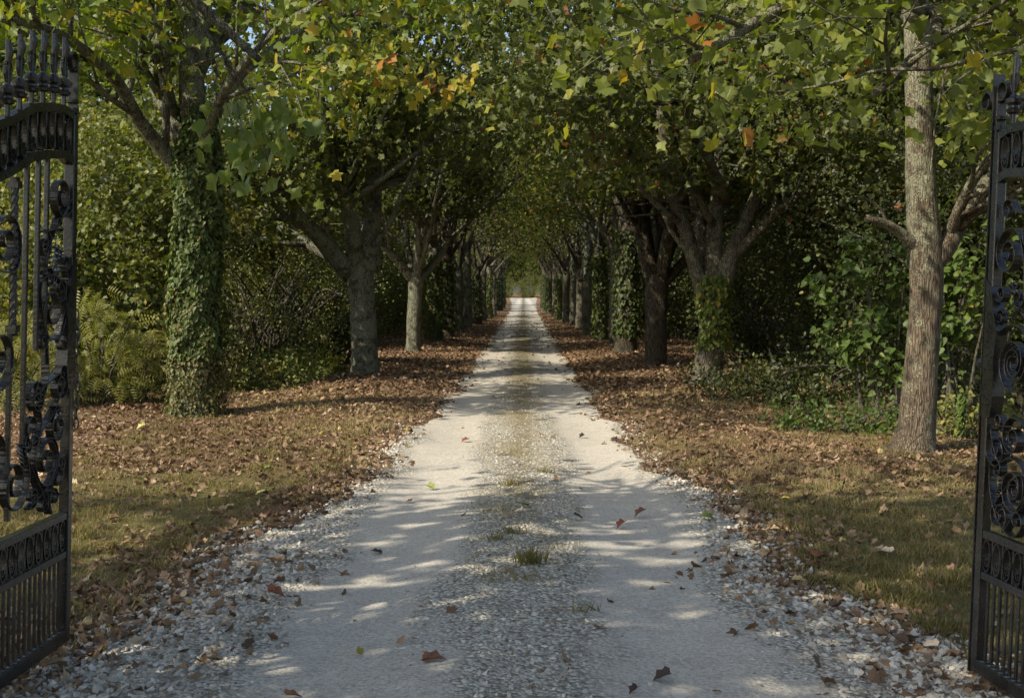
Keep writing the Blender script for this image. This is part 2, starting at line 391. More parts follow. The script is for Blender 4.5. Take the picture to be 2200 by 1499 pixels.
# ------------------------------------------------------------------ leaves
# templates: (verts, list of polygons); x across, y along the leaf (base at 0), z out
def half(pts, rib):
    V = list(rib) + list(pts) + [(-x, y) for x, y in pts]
    nr = len(rib); n = len(pts)
    f1 = [0] + list(range(nr, nr + n)) + [nr - 1] + list(range(nr - 2, 0, -1))
    f2 = [0] + list(range(1, nr - 1)) + [nr - 1] + list(range(nr + 2 * n - 1, nr + n - 1, -1))
    Z = [(x, y, .28 * abs(x) - .22 * y * y) for x, y in V]
    return np.array(Z), [f1, f2]
LOBED = half([(.24, -.07), (.50, .10), (.34, .30), (.58, .58), (.28, .64)], [(0, 0), (0, .4), (0, 1.0)])
TULIP = half([(.30, -.05), (.52, .22), (.36, .42), (.46, .86)], [(0, 0), (0, .4), (0, .76)])
LOBED2 = half([(.26, -.04), (.44, .16), (.30, .34), (.42, .62), (.16, .72)], [(0, 0), (0, .4), (0, .95)])
OVAL = half([(.30, .12), (.40, .40), (.22, .78)], [(0, 0), (0, 1.0)])
HEART = half([(.22, -.10), (.45, .12), (.40, .50)], [(0, 0), (0, 1.0)])
KITE = (np.array([(0, 0, 0), (.42, .42, .10), (0, 1, -.12), (-.42, .42, .10)]), [[0, 1, 2, 3]])
def frond():
    V = []; Fs = []
    for i in range(6):
        y = .14 + i * .15; L = .32 * math.sin(math.pi * (.25 + .7 * i / 6)) + .06
        for sgn in (-1, 1):
            b = len(V); zz = -.35 * y * y
            V += [(0, y, zz), (sgn * L * .45, y + .065, zz - .02), (sgn * L, y + .05, zz - .12 * L / .3), (sgn * L * .5, y - .02, zz - .04)]
            Fs.append([b, b + 1, b + 2, b + 3] if sgn > 0 else [b + 3, b + 2, b + 1, b])
    b = len(V); V += [(-.008, 0, 0), (.008, 0, 0), (.004, 1.0, -.36), (-.004, 1.0, -.36)]; Fs.append([b, b + 1, b + 2, b + 3])
    return np.array(V), Fs
FROND = frond()

def leaf_cloud(name, P, size, tmpl, mat, parent, rng, lv, up=.55, N=None, T=None, sz_var=.3, bend=None):
    P = np.asarray(P, float); n = len(P)
    if N is None:
        N = rng.normal(size=(n, 3)); N /= np.linalg.norm(N, axis=1)[:, None]; N[:, 2] += up * 1.3; N[:, :2] += np.array([sx, sy]) * up * .8
    N = N / (np.linalg.norm(N, axis=1)[:, None] + 1e-9)
    if T is None:
        T = rng.normal(size=(n, 3)); T[:, 2] -= .5
    T = T - N * np.sum(T * N, 1)[:, None]; T /= np.linalg.norm(T, axis=1)[:, None] + 1e-9
    B = np.cross(T, N)
    s = size * (1 + sz_var * rng.uniform(-1, 1, n))
    V0, Fs = tmpl; k = len(V0)
    zs = np.ones(n) if bend is None else bend
    W = P[:, None] + s[:, None, None] * (V0[None, :, 0, None] * B[:, None] + V0[None, :, 1, None] * T[:, None] + (V0[None, :, 2] * zs[:, None])[:, :, None] * N[:, None])
    base = (np.arange(n) * k)[:, None]
    fl = np.concatenate([np.array(f) for f in Fs]); loops = (base + fl[None]).ravel()
    sizes = np.tile([len(f) for f in Fs], n)
    return np_mesh(name, W.reshape(-1, 3), loops, sizes, mat, parent, attr=np.repeat(np.clip(lv, 0, 1), len(Fs)))

# ------------------------------------------------------------------ trees
def rot_about(v, ax, a):
    return np.array(Matrix.Rotation(a, 3, Vector(ax)) @ Vector(v))
def grow(mb, p, d, L, r, lvl, rng, anch, P):
    n = 5 if lvl < 3 else 3
    pts = [np.array(p, float)]; d = np.array(d, float); d /= np.linalg.norm(d)
    for i in range(n):
        d = d + rng.normal(size=3) * P['wob'] + np.array([0, 0, P['trop'][lvl]])
        d /= np.linalg.norm(d); pts.append(pts[-1] + d * L / n)
    rr = np.linspace(r, r * .32, n + 1)
    mb.tube(pts, rr, 9 if lvl == 1 else (6 if lvl == 2 else 4), cap=lvl > 1, noise=.08 if lvl == 1 else 0, seed=rng.uniform(0, 9))
    spawn(mb, np.array(pts), rr, L, lvl, rng, anch, P)
def spawn(mb, pts, rr, L, lvl, rng, anch, P):
    n = len(pts) - 1
    def at(t):
        i = min(int(t * n), n - 1); f = t * n - i
        return pts[i] * (1 - f) + pts[i + 1] * f, (pts[i + 1] - pts[i]), rr[i] * (1 - f) + rr[i + 1] * f
    if lvl >= 2:
        for t in np.linspace(.35 if lvl == 2 else .15, 1, 4 if lvl == 2 else 5): anch.append(at(t)[0])
    if lvl < 3:
        nb = P['nb'][lvl]
        for j in range(nb):
            t = P['t0'][lvl] + (1 - P['t0'][lvl]) * (j + rng.uniform(.2, .9)) / nb
            q, d, r = at(min(t, .98)); d = d / np.linalg.norm(d)
            ax = np.cross(d, rng.normal(size=3)); ax /= np.linalg.norm(ax)
            d2 = rot_about(d, ax, R(rng.uniform(32, 68)))
            if lvl == 1 and d2[2] < -.25: d2[2] *= -.3
            grow(mb, q, d2, P['len'][lvl + 1] * rng.uniform(.7, 1.2) * (1.1 - .35 * t), r * .55, lvl + 1, rng, anch, P)
DEF = dict(wob=.14, trop=(0, .05, .02, -.03), nb=(0, 7, 5), t0=(0, .22, .15), len=(0, 4.5, 2.4, 1.1))

def leaves_on(name, anch, per, sig, size, tmpl, mat, parent, rng, lvmu=.4, lvsd=.16, keep=None, clus=.14, up=.55):
    A = np.array(anch); k = len(A)
    cv = rng.normal(size=k) * clus
    idx = np.repeat(np.arange(k), per)
    P = A[idx] + rng.normal(size=(len(idx), 3)) * sig * np.array([1, 1, .8])
    lv = lvmu + cv[idx] + rng.normal(size=len(idx)) * lvsd
    if keep is not None:
        m = keep(P); P = P[m]; lv = lv[m]
    T = rng.normal(size=(len(P), 3)); T[:, 2] -= .9
    return leaf_cloud(name, P, size, tmpl, mat, parent, rng, lv, up=up, T=T, sz_var=.42, bend=rng.uniform(-.6, 2.6, len(P)))

STEEP = dict(t0=(0, .30, .15), trop=(0, .05, .09, -.02))
def make_tree(loc, label, group, trunk, limbs, seed, bark='bark', leafm='leaf_mid', size=.12, per=9, sig=.17, tmpl=LOBED, P=None,
              gen=0, gen_len=4.2, gen_ang=(18, 48), keep=None, lvmu=.4, ivy=None, name='broadleaf_tree', gen_r=.10, az0=0, cat='tree', sides=20, ext=None, barknoise=.06):
    "trunk: [(x,y,z,r)] local; limbs: list of such polylines; gen: further random limbs from the trunk's end"
    rng = np.random.default_rng(seed); P = {**DEF, **(P or {})}
    root = empty(name, loc); tag(root, label, cat, group)
    tb = MB()
    pts, rr = smooth_path([t[:3] for t in trunk], 6, [t[3] for t in trunk])
    tb.tube(pts, rr, sides, noise=barknoise, seed=seed)
    tr = tb.build('trunk', M[bark], root, smooth=True)
    bb = MB(); anch = []
    for lb in limbs:
        lp, lr = smooth_path([t[:3] for t in lb], 4, [t[3] for t in lb])
        bb.tube(lp, lr, 12, noise=.07, seed=seed + len(lb))
        L = np.sum(np.linalg.norm(np.diff(lp, axis=0), axis=1))
        spawn(bb, lp, lr, L, 1, rng, anch, P)
    e = pts[-1]
    for i in range(gen):
        az = az0 + i * 2 * math.pi / gen + rng.uniform(-.35, .35); an = R(rng.uniform(*gen_ang))
        d = (math.sin(an) * math.cos(az), math.sin(an) * math.sin(az), math.cos(an))
        b = e - np.array([0, 0, rng.uniform(.05, .5)])
        grow(bb, b, d, gen_len * rng.uniform(.8, 1.2), gen_r * rng.uniform(.75, 1.15), 1, rng, anch, P)
    if bb.v: bb.build('branches', M[bark], root, smooth=True)
    if anch:
        leaves_on('crown', anch, per, sig, size, tmpl, M[leafm], root, rng, lvmu, keep=keep)
    if ivy: 
        for a in ivy: make_ivy(root, pts, rr, rng, **a)
    return root, anch

def make_ivy(root, pts, rr, rng, z0, z1, n, thick=.1, size=.06, mat='ivy', amax=None, lvmu=.45, flare=0, name='ivy'):
    z = rng.uniform(z0, z1, n)
    if flare: z = z0 + (z1 - z0) * rng.uniform(0, 1, n) ** 1.15
    a = rng.uniform(0, 2 * math.pi, n) if amax is None else rng.uniform(amax[0], amax[1], n)
    cx = np.interp(z, pts[:, 2], pts[:, 0]); cy = np.interp(z, pts[:, 2], pts[:, 1]); r = np.interp(z, pts[:, 2], rr)
    lump = .5 + .28 * np.sin(a * 3 + z * 2.3) * np.sin(z * 4.1 + a * 2) + .22 * np.sin(a * 5 - z * 7.3) + .2 * np.sin(z * 3.1 + a)
    d = r + thick * (.25 + .75 * lump) * np.sqrt(rng.uniform(0, 1, n)) + .01
    Pp = np.stack([cx + d * np.cos(a), cy + d * np.sin(a), z], 1)
    N = np.stack([np.cos(a), np.sin(a), .45 + 0 * a], 1) + rng.normal(size=(n, 3)) * .42
    T = np.stack([0 * a, 0 * a, -1 + 0 * a], 1) + rng.normal(size=(n, 3)) * .5
    leaf_cloud(name, Pp, size, HEART, M[mat], root, rng, lvmu + .15 * (lump - .5) + rng.normal(size=n) * .2, N=N, T=T, sz_var=.4)

def copy_tree(src, loc, rz, sc, label, group):
    r = src.copy(); COL.objects.link(r); r.location = loc; r.rotation_euler = (0, 0, rz); r.scale = sc if hasattr(sc, '__len__') else (sc,) * 3
    r['label'] = label
    if group: r['group'] = group
    for ch in list(src.children):
        c = ch.copy(); COL.objects.link(c); c.parent = r
    return r
ORD = ['first', 'second', 'third', 'fourth', 'fifth', 'sixth', 'seventh', 'eighth', 'ninth', 'tenth', 'eleventh', 'twelfth', 'thirteenth', 'fourteenth', 'fifteenth', 'sixteenth', 'seventeenth', 'eighteenth', 'nineteenth', 'twentieth']

def base(x, y):
    Y = CAMH * F / (y - VY); return ((x - VX) / F * Y, Y)
def loc(x, Y):
    "local coordinates of image points around a tree"
    return None
def limb_px(root, Ys, pts):
    "pts: (px, py, dY, r) -> local"
    out = []
    for (px, py, dY, r) in pts:
        p = U(px, py, Ys + dY) - Vector(root); out.append((p.x, p.y, p.z, r))
    return out
GL = 'avenue trees of the row beyond the open gate leaf with the chain'
GR = 'avenue trees of the row beyond the gate leaf with the curled top'

# L1: ivy-clad
x, y = base(415, 890); z = float(gz(x, y)); rt = (x, y, z)
lim = [limb_px(rt, y, [(400, 400, 0, .11), (370, 350, -.1, .10), (300, 260, -.5, .085), (240, 160, -1.0, .07), (120, 70, -1.8, .055), (0, 40, -2.4, .04)]),
       limb_px(rt, y, [(405, 350, 0, .13), (380, 270, 0, .12), (340, 190, .1, .10), (330, 60, .3, .07), (300, -120, .6, .05)]),
       limb_px(rt, y, [(425, 330, 0, .17), (412, 200, -.1, .17), (415, 100, -.1, .16), (435, -20, 0, .14), (430, -300, 0, .08)]),
       limb_px(rt, y, [(440, 300, 0, .08), (520, 160, .6, .06), (700, 40, 1.2, .05), (880, 40, 1.6, .03)]),
       limb_px(rt, y, [(430, 330, 0, .07), (480, 200, -1.2, .05), (600, 60, -2.2, .04), (760, -20, -3, .04)])]
tr = limb_px(rt, y, [(415, 900, 0, .32), (415, 860, 0, .25), (420, 700, 0, .205), (425, 480, 0, .20), (425, 360, 0, .19), (425, 300, 0, .16)])
L1, _ = make_tree(rt, 'thick ivy clad tree at the grass edge with pale forking limbs, nearest of its row', GL, tr, lim, 11, bark='bark_lichen', leafm='leaf_yel', size=.11, per=5, sig=.28,
    ivy=[dict(z0=.75, z1=4.0, n=9000, thick=.17, size=.058, lvmu=.6), dict(z0=.0, z1=1.7, n=4400, thick=.17, size=.042, mat='ivy_dry', flare=1, name='dry_ivy')], lvmu=.52, keep=lambda P: P[:, 2] > 2.15)
# L0: stands beside/behind the camera, its low sprays hang into view and its crown shades the gateway
rt = (-6.0, 3.2, float(gz(-6.0, 3.2)))
def lp(rt, pts): return [(a - rt[0], b - rt[1], c - rt[2], r) for a, b, c, r in pts]
lim = [lp(rt, [(-6, 3.2, 3.2, .14), (-4.6, 4.8, 4.2, .11), (-3.3, 6.2, 4.2, .08), (-2.3, 7.1, 3.6, .04), (-1.55, 7.1, 2.95, .02)]),
       lp(rt, [(-6, 3.2, 3.4, .14), (-5.4, 5.0, 4.1, .09), (-4.2, 6.2, 4.0, .07), (-3.1, 6.9, 3.65, .04)]),
       lp(rt, [(-6, 3.2, 3.6, .15), (-4.2, 3.2, 5.4, .12), (-2.4, 2.8, 6.2, .09), (-.8, 2.4, 6.6, .05)]),
       lp(rt, [(-6, 3.2, 3.6, .15), (-4.8, 1.6, 5.4, .12), (-3.4, .2, 6.2, .09), (-2.0, -.8, 6.4, .05)]),
       lp(rt, [(-6, 3.2, 3.6, .14), (-6.4, 1.6, 5.8, .11), (-6.8, .2, 7.6, .08), (-7, -.6, 8.6, .05)]),
       lp(rt, [(-6, 3.2, 3.6, .14), (-5.8, 3.4, 6.0, .11), (-5.0, 3.2, 8.2, .08), (-4.2, 3.2, 9.2, .05)]),
       lp(rt, [(-6, 3.2, 3.6, .14), (-7.6, 4.2, 5.6, .11), (-8.8, 5.0, 6.8, .06)]),
       lp(rt, [(-6, 3.2, 3.1, .11), (-5.5, 1.2, 4.4, .09), (-4.9, -.6, 5.1, .05)]), lp(rt, [(-6, 3.2, 3.2, .11), (-5.0, 2.5, 4.6, .09), (-3.7, 1.9, 5.2, .05)]),
       lp(rt, [(-6, 3.2, 3.3, .11), (-6.9, 2.2, 4.9, .09), (-7.8, 1.0, 5.8, .05)]), lp(rt, [(-6, 3.2, 3.3, .11), (-6.4, 1.4, 5.0, .09), (-6.2, -.4, 6.2, .05)])]
def keepL0(P):
    W = P + np.array([-6.0, 3.2, 0]); q = np.random.default_rng(8).uniform(size=len(P))
    shy = W[:, 1] + W[:, 2] / math.tan(R(SUN_EL)) * math.sin(R(SUN_DIR)); shx = W[:, 0] + W[:, 2] / math.tan(R(SUN_EL)) * math.cos(R(SUN_DIR))
    return (W[:, 2] > 2.3) & ~((shy > 9.5 + .15 * np.sin(shx * 2)) & (q < .9)) & ~((W[:, 1] > 4.6) & (W[:, 2] < 1.6 + .26 * W[:, 1]) & (q > .38)) & ~((W[:, 1] > 4.6) & (W[:, 2] < 3.0) & (W[:, 0] < -2.1))
L0, _ = make_tree(rt, 'tree outside the gateway whose big yellow green leaves hang over the gate', GL, [(0, 0, -.1, .34), (0, 0, .3, .27), (0, 0, 2, .24), (0, 0, 3.7, .2)], lim, 5, leafm='leaf_big',
    size=.115, per=8, sig=.32, tmpl=TULIP, lvmu=.62, keep=keepL0)
# L2
x, y = base(785, 812); rt = (x, y, float(gz(x, y)))
tr = limb_px(rt, y, [(784, 820, 0, .32), (784, 790, 0, .26), (782, 700, 0, .235), (775, 620, 0, .245), (770, 570, 0, .26), (772, 530, 0, .2)])
lim = [limb_px(rt, y, [(755, 590, 0, .19), (720, 550, -.2, .17), (690, 515, -.5, .15), (640, 460, -.9, .11), (600, 400, -1.4, .09), (520, 390, -2.0, .05)]),
       limb_px(rt, y, [(750, 560, 0, .15), (690, 540, .4, .11), (630, 505, .8, .09), (560, 470, 1.2, .06), (500, 500, 1.6, .04)]),
       limb_px(rt, y, [(790, 580, 0, .22), (795, 500, 0, .20), (800, 420, .1, .17), (805, 300, .2, .13), (815, 120, .3, .08)]),
       limb_px(rt, y, [(765, 570, 0, .18), (758, 500, -.3, .16), (745, 430, -.6, .13), (700, 300, -1.0, .10), (680, 120, -1.4, .07)]),
       limb_px(rt, y, [(802, 380, .1, .10), (850, 250, .6, .08), (940, 100, 1, .06), (1010, -40, 1.2, .04)])]
KEEPR = lambda zmin: (lambda P: P[:, 2] > zmin)
L2, _ = make_tree(rt, 'thick pale barked tree forking low, second of its row from the gate', GL, tr, lim, 12, size=.105, per=10, sig=.24, leafm='leaf_mid', lvmu=.36, keep=lambda P: (P[:, 2] > 2.35) & ~((P[:, 0] > .15) & (P[:, 2] < 3.7)), bark='bark_lichen', gen=3, gen_len=6.5, P=STEEP, gen_r=.06, gen_ang=(8, 40))
# L3
x, y = base(888, 758); rt = (x, y, float(gz(x, y)))
tr = limb_px(rt, y, [(888, 764, 0, .24), (888, 745, 0, .19), (889, 680, 0, .175), (893, 610, 0, .19), (893, 585, 0, .16)])
lim = [limb_px(rt, y, [(885, 600, 0, .13), (850, 555, -.3, .11), (815, 515, -.6, .08), (790, 470, -1, .05)]),
       limb_px(rt, y, [(888, 590, 0, .10), (875, 530, .2, .08), (870, 460, .4, .06), (855, 380, .6, .04)]),
       limb_px(rt, y, [(893, 595, 0, .13), (905, 540, 0, .12), (925, 480, -.2, .10), (935, 400, -.3, .08), (940, 280, -.4, .05)]),
       limb_px(rt, y, [(900, 600, 0, .12), (945, 550, .4, .09), (965, 500, .5, .08), (978, 420, .6, .06), (990, 330, .6, .04)]),
       limb_px(rt, y, [(895, 590, 0, .10), (900, 520, -.6, .08), (890, 420, -1.0, .06), (880, 300, -1.2, .04)])]
L3, _ = make_tree(rt, 'slender tree with limbs fanning out from a low fork, third of its row', GL, tr, lim, 13, size=.105, per=9, sig=.24, leafm='leaf_dark', lvmu=.45, bark='bark_lichen', keep=KEEPR(3.5), gen=6, gen_len=6.5, P=STEEP, gen_r=.07)
# R1
x, y = base(1965, 968); rt = (x, y, float(gz(x, y)))
tr = limb_px(rt, y, [(1958, 985, 0, .34), (1962, 962, 0, .235), (1967, 925, 0, .19), (1975, 850, 0, .172), (1982, 750, 0, .160), (1990, 640, 0, .158), (1988, 540, 0, .170), (1980, 420, 0, .150), (1976, 300, 0, .142), (1972, 120, 0, .13), (1966, -60, 0, .12), (1960, -300, 0, .08)])
lim = [limb_px(rt, y, [(2000, 570, 0, .12), (2030, 530, 0, .115), (2060, 480, .1, .10), (2110, 410, .2, .09), (2190, 320, .4, .07), (2300, 200, .6, .05)]),
       limb_px(rt, y, [(2040, 510, .05, .06), (2060, 450, -.2, .055), (2110, 360, -.5, .045), (2200, 280, -.8, .03)]),
       ]
STUB = limb_px(rt, y, [(1985, 545, 0, .075), (1940, 505, -.1, .055), (1905, 482, -.2, .045), (1872, 472, -.3, .03), (1862, 462, -.32, .012)])
w2 = lambda pts: lp(rt, pts)
lim += [w2([(3.95, 12.4, 4.6, .10), (3.3, 10.8, 4.5, .08), (2.3, 9.4, 3.95, .055), (1.2, 8.7, 3.25, .03)]),
        w2([(3.95, 12.4, 4.4, .09), (3.6, 10.8, 4.1, .07), (3.2, 9.4, 3.6, .05), (2.5, 8.6, 3.0, .03)]),
        w2([(3.95, 12.4, 4.9, .09), (4.1, 10.6, 4.6, .07), (3.9, 9.0, 3.8, .05), (3.5, 8.2, 3.0, .03)]),
        w2([(3.95, 12.4, 5.2, .12), (2.4, 12.6, 6.3, .09), (.8, 12.8, 6.6, .06), (-.2, 12.6, 6.2, .04)]),
        w2([(3.95, 12.4, 5.6, .11), (5.6, 13.2, 6.8, .08), (7.0, 14.0, 7.2, .05)]),
        w2([(3.95, 12.4, 6.0, .11), (3.4, 14.0, 7.6, .08), (2.8, 15.4, 8.4, .05)]),
        w2([(3.95, 12.4, 6.0, .10), (4.6, 11.2, 7.8, .07), (5.0, 10.0, 8.6, .05)])]
def keepR1(P):
    W = P + np.array(rt); px = VX + F * W[:, 0] / W[:, 1]; py = VY - F * (W[:, 2] - CAMH) / W[:, 1]
    q = np.random.default_rng(3).uniform(size=len(P))
    return (W[:, 2] > 1.6 + .112 * np.minimum(W[:, 1], 11)) & (W[:, 1] > 7.2) & ~((px > 1905) & (px < 2030) & (W[:, 1] < 12.6) & (q < .72))
R1, _ = make_tree(rt, 'tall straight tree with lichen spotted bark beside the curled gate leaf', GR, tr, lim, 21, bark='bark_tall', leafm='leaf_big', size=.098, per=6, sig=.28, tmpl=TULIP, lvmu=.52, keep=keepR1, barknoise=.035,
    P=dict(nb=(0, 6, 5)))
mb = MB(); a_, b_ = smooth_path([t[:3] for t in STUB], 5, [t[3] for t in STUB]); mb.tube(a_, b_, 12, noise=.1); mb.tube(smooth_path([a_[10], a_[10] + [-.05, -.02, .12], a_[10] + [-.16, -.05, .22], a_[10] + [-.34, -.1, .27]], 4), np.linspace(.022, .004, 13), 6); mb.build('branch_stub', M['bark_tall'], R1, smooth=True)
# R2
x, y = base(1520, 832); rt = (x, y, float(gz(x, y)))
tr = limb_px(rt, y, [(1512, 842, 0, .31), (1518, 810, 0, .25), (1528, 720, 0, .215), (1532, 650, 0, .215), (1535, 610, 0, .225), (1538, 580, 0, .17)])
lim = [limb_px(rt, y, [(1515, 640, 0, .13), (1490, 560, 0, .12), (1470, 490, -.1, .11), (1445, 420, -.2, .10), (1430, 330, -.3, .085), (1420, 240, -.3, .07), (1400, 80, -.2, .05)]),
       limb_px(rt, y, [(1530, 610, 0, .15), (1535, 520, .1, .14), (1542, 420, .2, .12), (1550, 300, .3, .10), (1555, 120, .4, .07)]),
       limb_px(rt, y, [(1550, 610, 0, .20), (1575, 540, 0, .145), (1610, 460, .1, .12), (1645, 370, .2, .095), (1670, 270, .3, .09), (1700, 100, .4, .06)]),
       limb_px(rt, y, [(1575, 550, 0, .10), (1620, 505, -.2, .085), (1665, 460, -.4, .075), (1710, 425, -.6, .06), (1790, 350, -1, .04)]),
       limb_px(rt, y, [(1520, 620, 0, .11), (1510, 520, .5, .10), (1490, 420, .8, .09), (1480, 280, 1.0, .06)]),
       limb_px(rt, y, [(1560, 430, 0, .09), (1500, 300, -1.2, .07), (1400, 200, -2.0, .05), (1300, 150, -2.4, .03)])]
R2, _ = make_tree(rt, 'many limbed tree with bright ivy patches on its pale trunk, second of its row', GR, tr, lim, 22, size=.105, per=9, sig=.24, leafm='leaf_dark', lvmu=.55, keep=KEEPR(3.1), bark='bark', gen=2, gen_len=6.5, P=STEEP, gen_r=.055, gen_ang=(5, 22),
    ivy=[dict(z0=.6, z1=1.8, n=520, thick=.12, size=.075, mat='linden', amax=(3.6, 6.3), lvmu=.7)])
# R3
x, y = base(1408, 792); rt = (x, y, float(gz(x, y)))
tr = limb_px(rt, y, [(1408, 800, 0, .27), (1408, 770, 0, .225), (1410, 690, 0, .215), (1412, 620, 0, .24), (1412, 590, 0, .2)])
lim = [limb_px(rt, y, [(1400, 610, 0, .13), (1380, 530, 0, .12), (1362, 440, -.1, .10), (1345, 340, -.2, .08), (1335, 220, -.3, .05)]),
       limb_px(rt, y, [(1405, 610, 0, .12), (1392, 520, .3, .11), (1385, 420, .4, .09), (1380, 300, .5, .06)]),
       limb_px(rt, y, [(1420, 610, 0, .14), (1432, 520, -.2, .12), (1450, 450, -.4, .10), (1470, 340, -.6, .07)]),
       limb_px(rt, y, [(1425, 610, 0, .12), (1462, 570, .2, .10), (1500, 520, .3, .07), (1540, 440, .5, .05)]),
       limb_px(rt, y, [(1412, 600, 0, .12), (1415, 500, .9, .10), (1410, 380, 1.2, .07)])]
R3, _ = make_tree(rt, 'grey tree with steep dark limbs standing between two ivy clad trunks, third of its row', GR, tr, lim, 23, size=.105, per=8, sig=.24, leafm='leaf_dark', lvmu=.5, keep=KEEPR(3.4), bark='bark_dark', gen=4, gen_len=7, P=STEEP, gen_r=.09, gen_ang=(8, 40))

# four generic avenue trees, then copies down both rows
protos = []
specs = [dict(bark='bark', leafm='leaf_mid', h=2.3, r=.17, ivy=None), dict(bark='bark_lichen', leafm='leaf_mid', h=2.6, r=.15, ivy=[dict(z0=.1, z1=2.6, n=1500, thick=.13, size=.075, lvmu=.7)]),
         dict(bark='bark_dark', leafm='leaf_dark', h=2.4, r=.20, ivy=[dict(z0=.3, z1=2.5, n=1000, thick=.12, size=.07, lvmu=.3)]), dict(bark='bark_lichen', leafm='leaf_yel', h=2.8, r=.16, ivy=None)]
def proto_tree(i, loc, label, group):
    s = specs[i]; h = s['h']; r = s['r']
    return make_tree(loc, label, group, [(0, 0, -.2, r * 1.5), (0, 0, .1, r * 1.25), (.03, 0, 1.0, r), (.0, .04, h, r * 1.05), (.02, .02, h + .5, r * .8)], [], 40 + i, bark=s['bark'], leafm=s['leafm'],
        size=.12, per=5, sig=.30, tmpl=KITE, gen=7, gen_len=5.4, gen_r=.085, gen_ang=(14, 46), keep=KEEPR(3.1), ivy=s['ivy'], lvmu=.56, sides=14)[0]
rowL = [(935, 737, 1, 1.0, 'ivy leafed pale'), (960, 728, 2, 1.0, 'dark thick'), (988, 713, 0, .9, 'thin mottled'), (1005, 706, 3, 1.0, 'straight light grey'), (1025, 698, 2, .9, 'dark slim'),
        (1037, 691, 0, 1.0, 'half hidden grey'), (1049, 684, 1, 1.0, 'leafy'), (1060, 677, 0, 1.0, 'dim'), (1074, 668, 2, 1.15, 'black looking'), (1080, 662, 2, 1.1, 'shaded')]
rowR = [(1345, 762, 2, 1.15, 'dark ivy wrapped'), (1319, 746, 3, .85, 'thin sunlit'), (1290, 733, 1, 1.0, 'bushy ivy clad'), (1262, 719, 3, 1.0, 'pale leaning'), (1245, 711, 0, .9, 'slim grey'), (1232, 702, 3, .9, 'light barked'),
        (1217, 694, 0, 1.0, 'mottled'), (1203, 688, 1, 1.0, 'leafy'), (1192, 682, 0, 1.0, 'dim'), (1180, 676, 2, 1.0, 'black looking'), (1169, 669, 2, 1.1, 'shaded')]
got = {}
rr_ = random.Random(4)
for row, grp, k0 in ((rowL, GL, 3), (rowR, GR, 3)):
    for k, (px, py, i, sc, desc) in enumerate(row):
        X, Y = base(px, py); lab = f'{desc} tree trunk, {ORD[k + k0]} of its row along the drive'
        L_ = (X, Y, float(gz(X, Y)) - .03)
        if i not in got:
            got[i] = proto_tree(i, L_, lab, grp); got[i].scale = (sc,) * 3; got[i].rotation_euler[2] = rr_.uniform(0, 6)
        else: copy_tree(got[i], L_, rr_.uniform(0, 6), (sc, sc, sc * rr_.uniform(.95, 1.1)), lab, grp)

# ------------------------------------------------------------------ woodland and shrubs
def clump_points(rng, nclump, per, rad, hgt, z0=0., sig=.22, lift=.0):
    d = rng.normal(size=(nclump, 3)); d /= np.linalg.norm(d, axis=1)[:, None]
    rr = rng.uniform(.35, 1, nclump) ** .6
    Cc = d * rr[:, None] * np.array([rad, rad, hgt / 2]) + np.array([0, 0, z0 + hgt / 2])
    Cc *= 1 + .20 * np.sin(d[:, :1] * 7 + d[:, 2:] * 5) + .10 * np.sin(d[:, 1:2] * 13 + d[:, 2:] * 9)
    cs = rng.uniform(.4, 1.25, nclump)
    idx = np.repeat(np.arange(nclump), per)
    P = Cc[idx] + rng.normal(size=(len(idx), 3)) * (sig * cs[idx])[:, None]
    cv = rng.normal(size=nclump) * .2
    return P, cv[idx], Cc
def make_shrub(name, loc, label, cat, group, seed, rad, hgt, nclump, per, size, mat, tmpl=OVAL, sig=.22, z0=0., stems=14, lvmu=.45, up=.45, stem_mat='twig'):
    rng = np.random.default_rng(seed); root = empty(name, loc); tag(root, label, cat, group)
    P, cv, Cc = clump_points(rng, nclump, per, rad, hgt, z0, sig)
    m = P[:, 2] > .02; P = P[m]; cv = cv[m]
    leaf_cloud('foliage', P, size, tmpl, M[mat], root, rng, lvmu + cv + rng.normal(size=len(P)) * .17, up=up)
    mb = MB()
    for i in range(stems):
        c = Cc[rng.integers(len(Cc))]; b = np.array([rng.normal() * rad * .2, rng.normal() * rad * .2, -.3])
        mid = (b + c) / 2 + rng.normal(size=3) * .15 * rad; mid[2] += .15 * hgt
        mb.tube(smooth_path([b, mid, c * 1.04], 4), np.linspace(.02 + .008 * rad, .005, 9), 5)
    mb.build('stem', M[stem_mat], root, smooth=True)
    return root
sh = {}
HL, HR = 'shrubs of the hedge behind the ivy clad side of the drive', 'shrubs in the dark hedge beyond the straight lichen spotted tree'
# left hedge, near ones their own
def G(x, y): return float(gz(x, y))
def shrub_at(px, Y, *a, **k):
    X = (px - VX) / F * Y; return make_shrub(a[0], (X, Y, G(X, Y) - .1), *a[1:], **k)
shrub_at(262, 19.5, 'hazel_shrub', 'tall leafy hedge shrub filling the space beside the gate and ivy clad tree', 'shrub', HL, 101, 1.75, 4.2, 190, 80, .085, 'bush', sig=.26, tmpl=LOBED)
shrub_at(20, 20.5, 'hazel_shrub', 'broad leafy shrub seen through the scrolls of the chained gate', 'shrub', HL, 102, 1.9, 3.6, 170, 80, .085, 'bush', sig=.26)
shrub_at(100, 30, 'field_maple', 'yellowing small tree rising above the hedge shrubs near the gate', 'tree', None, 103, 2.8, 6.0, 240, 75, .11, 'bush_yel', sig=.34, tmpl=LOBED, lvmu=.25)
shrub_at(560, 24.0, 'thorn_shrub', 'fine twiggy olive shrub between the ivy clad tree and the thick forked one', 'shrub', HL, 104, 2.0, 2.5, 140, 60, .055, 'bush', sig=.22, stems=90)
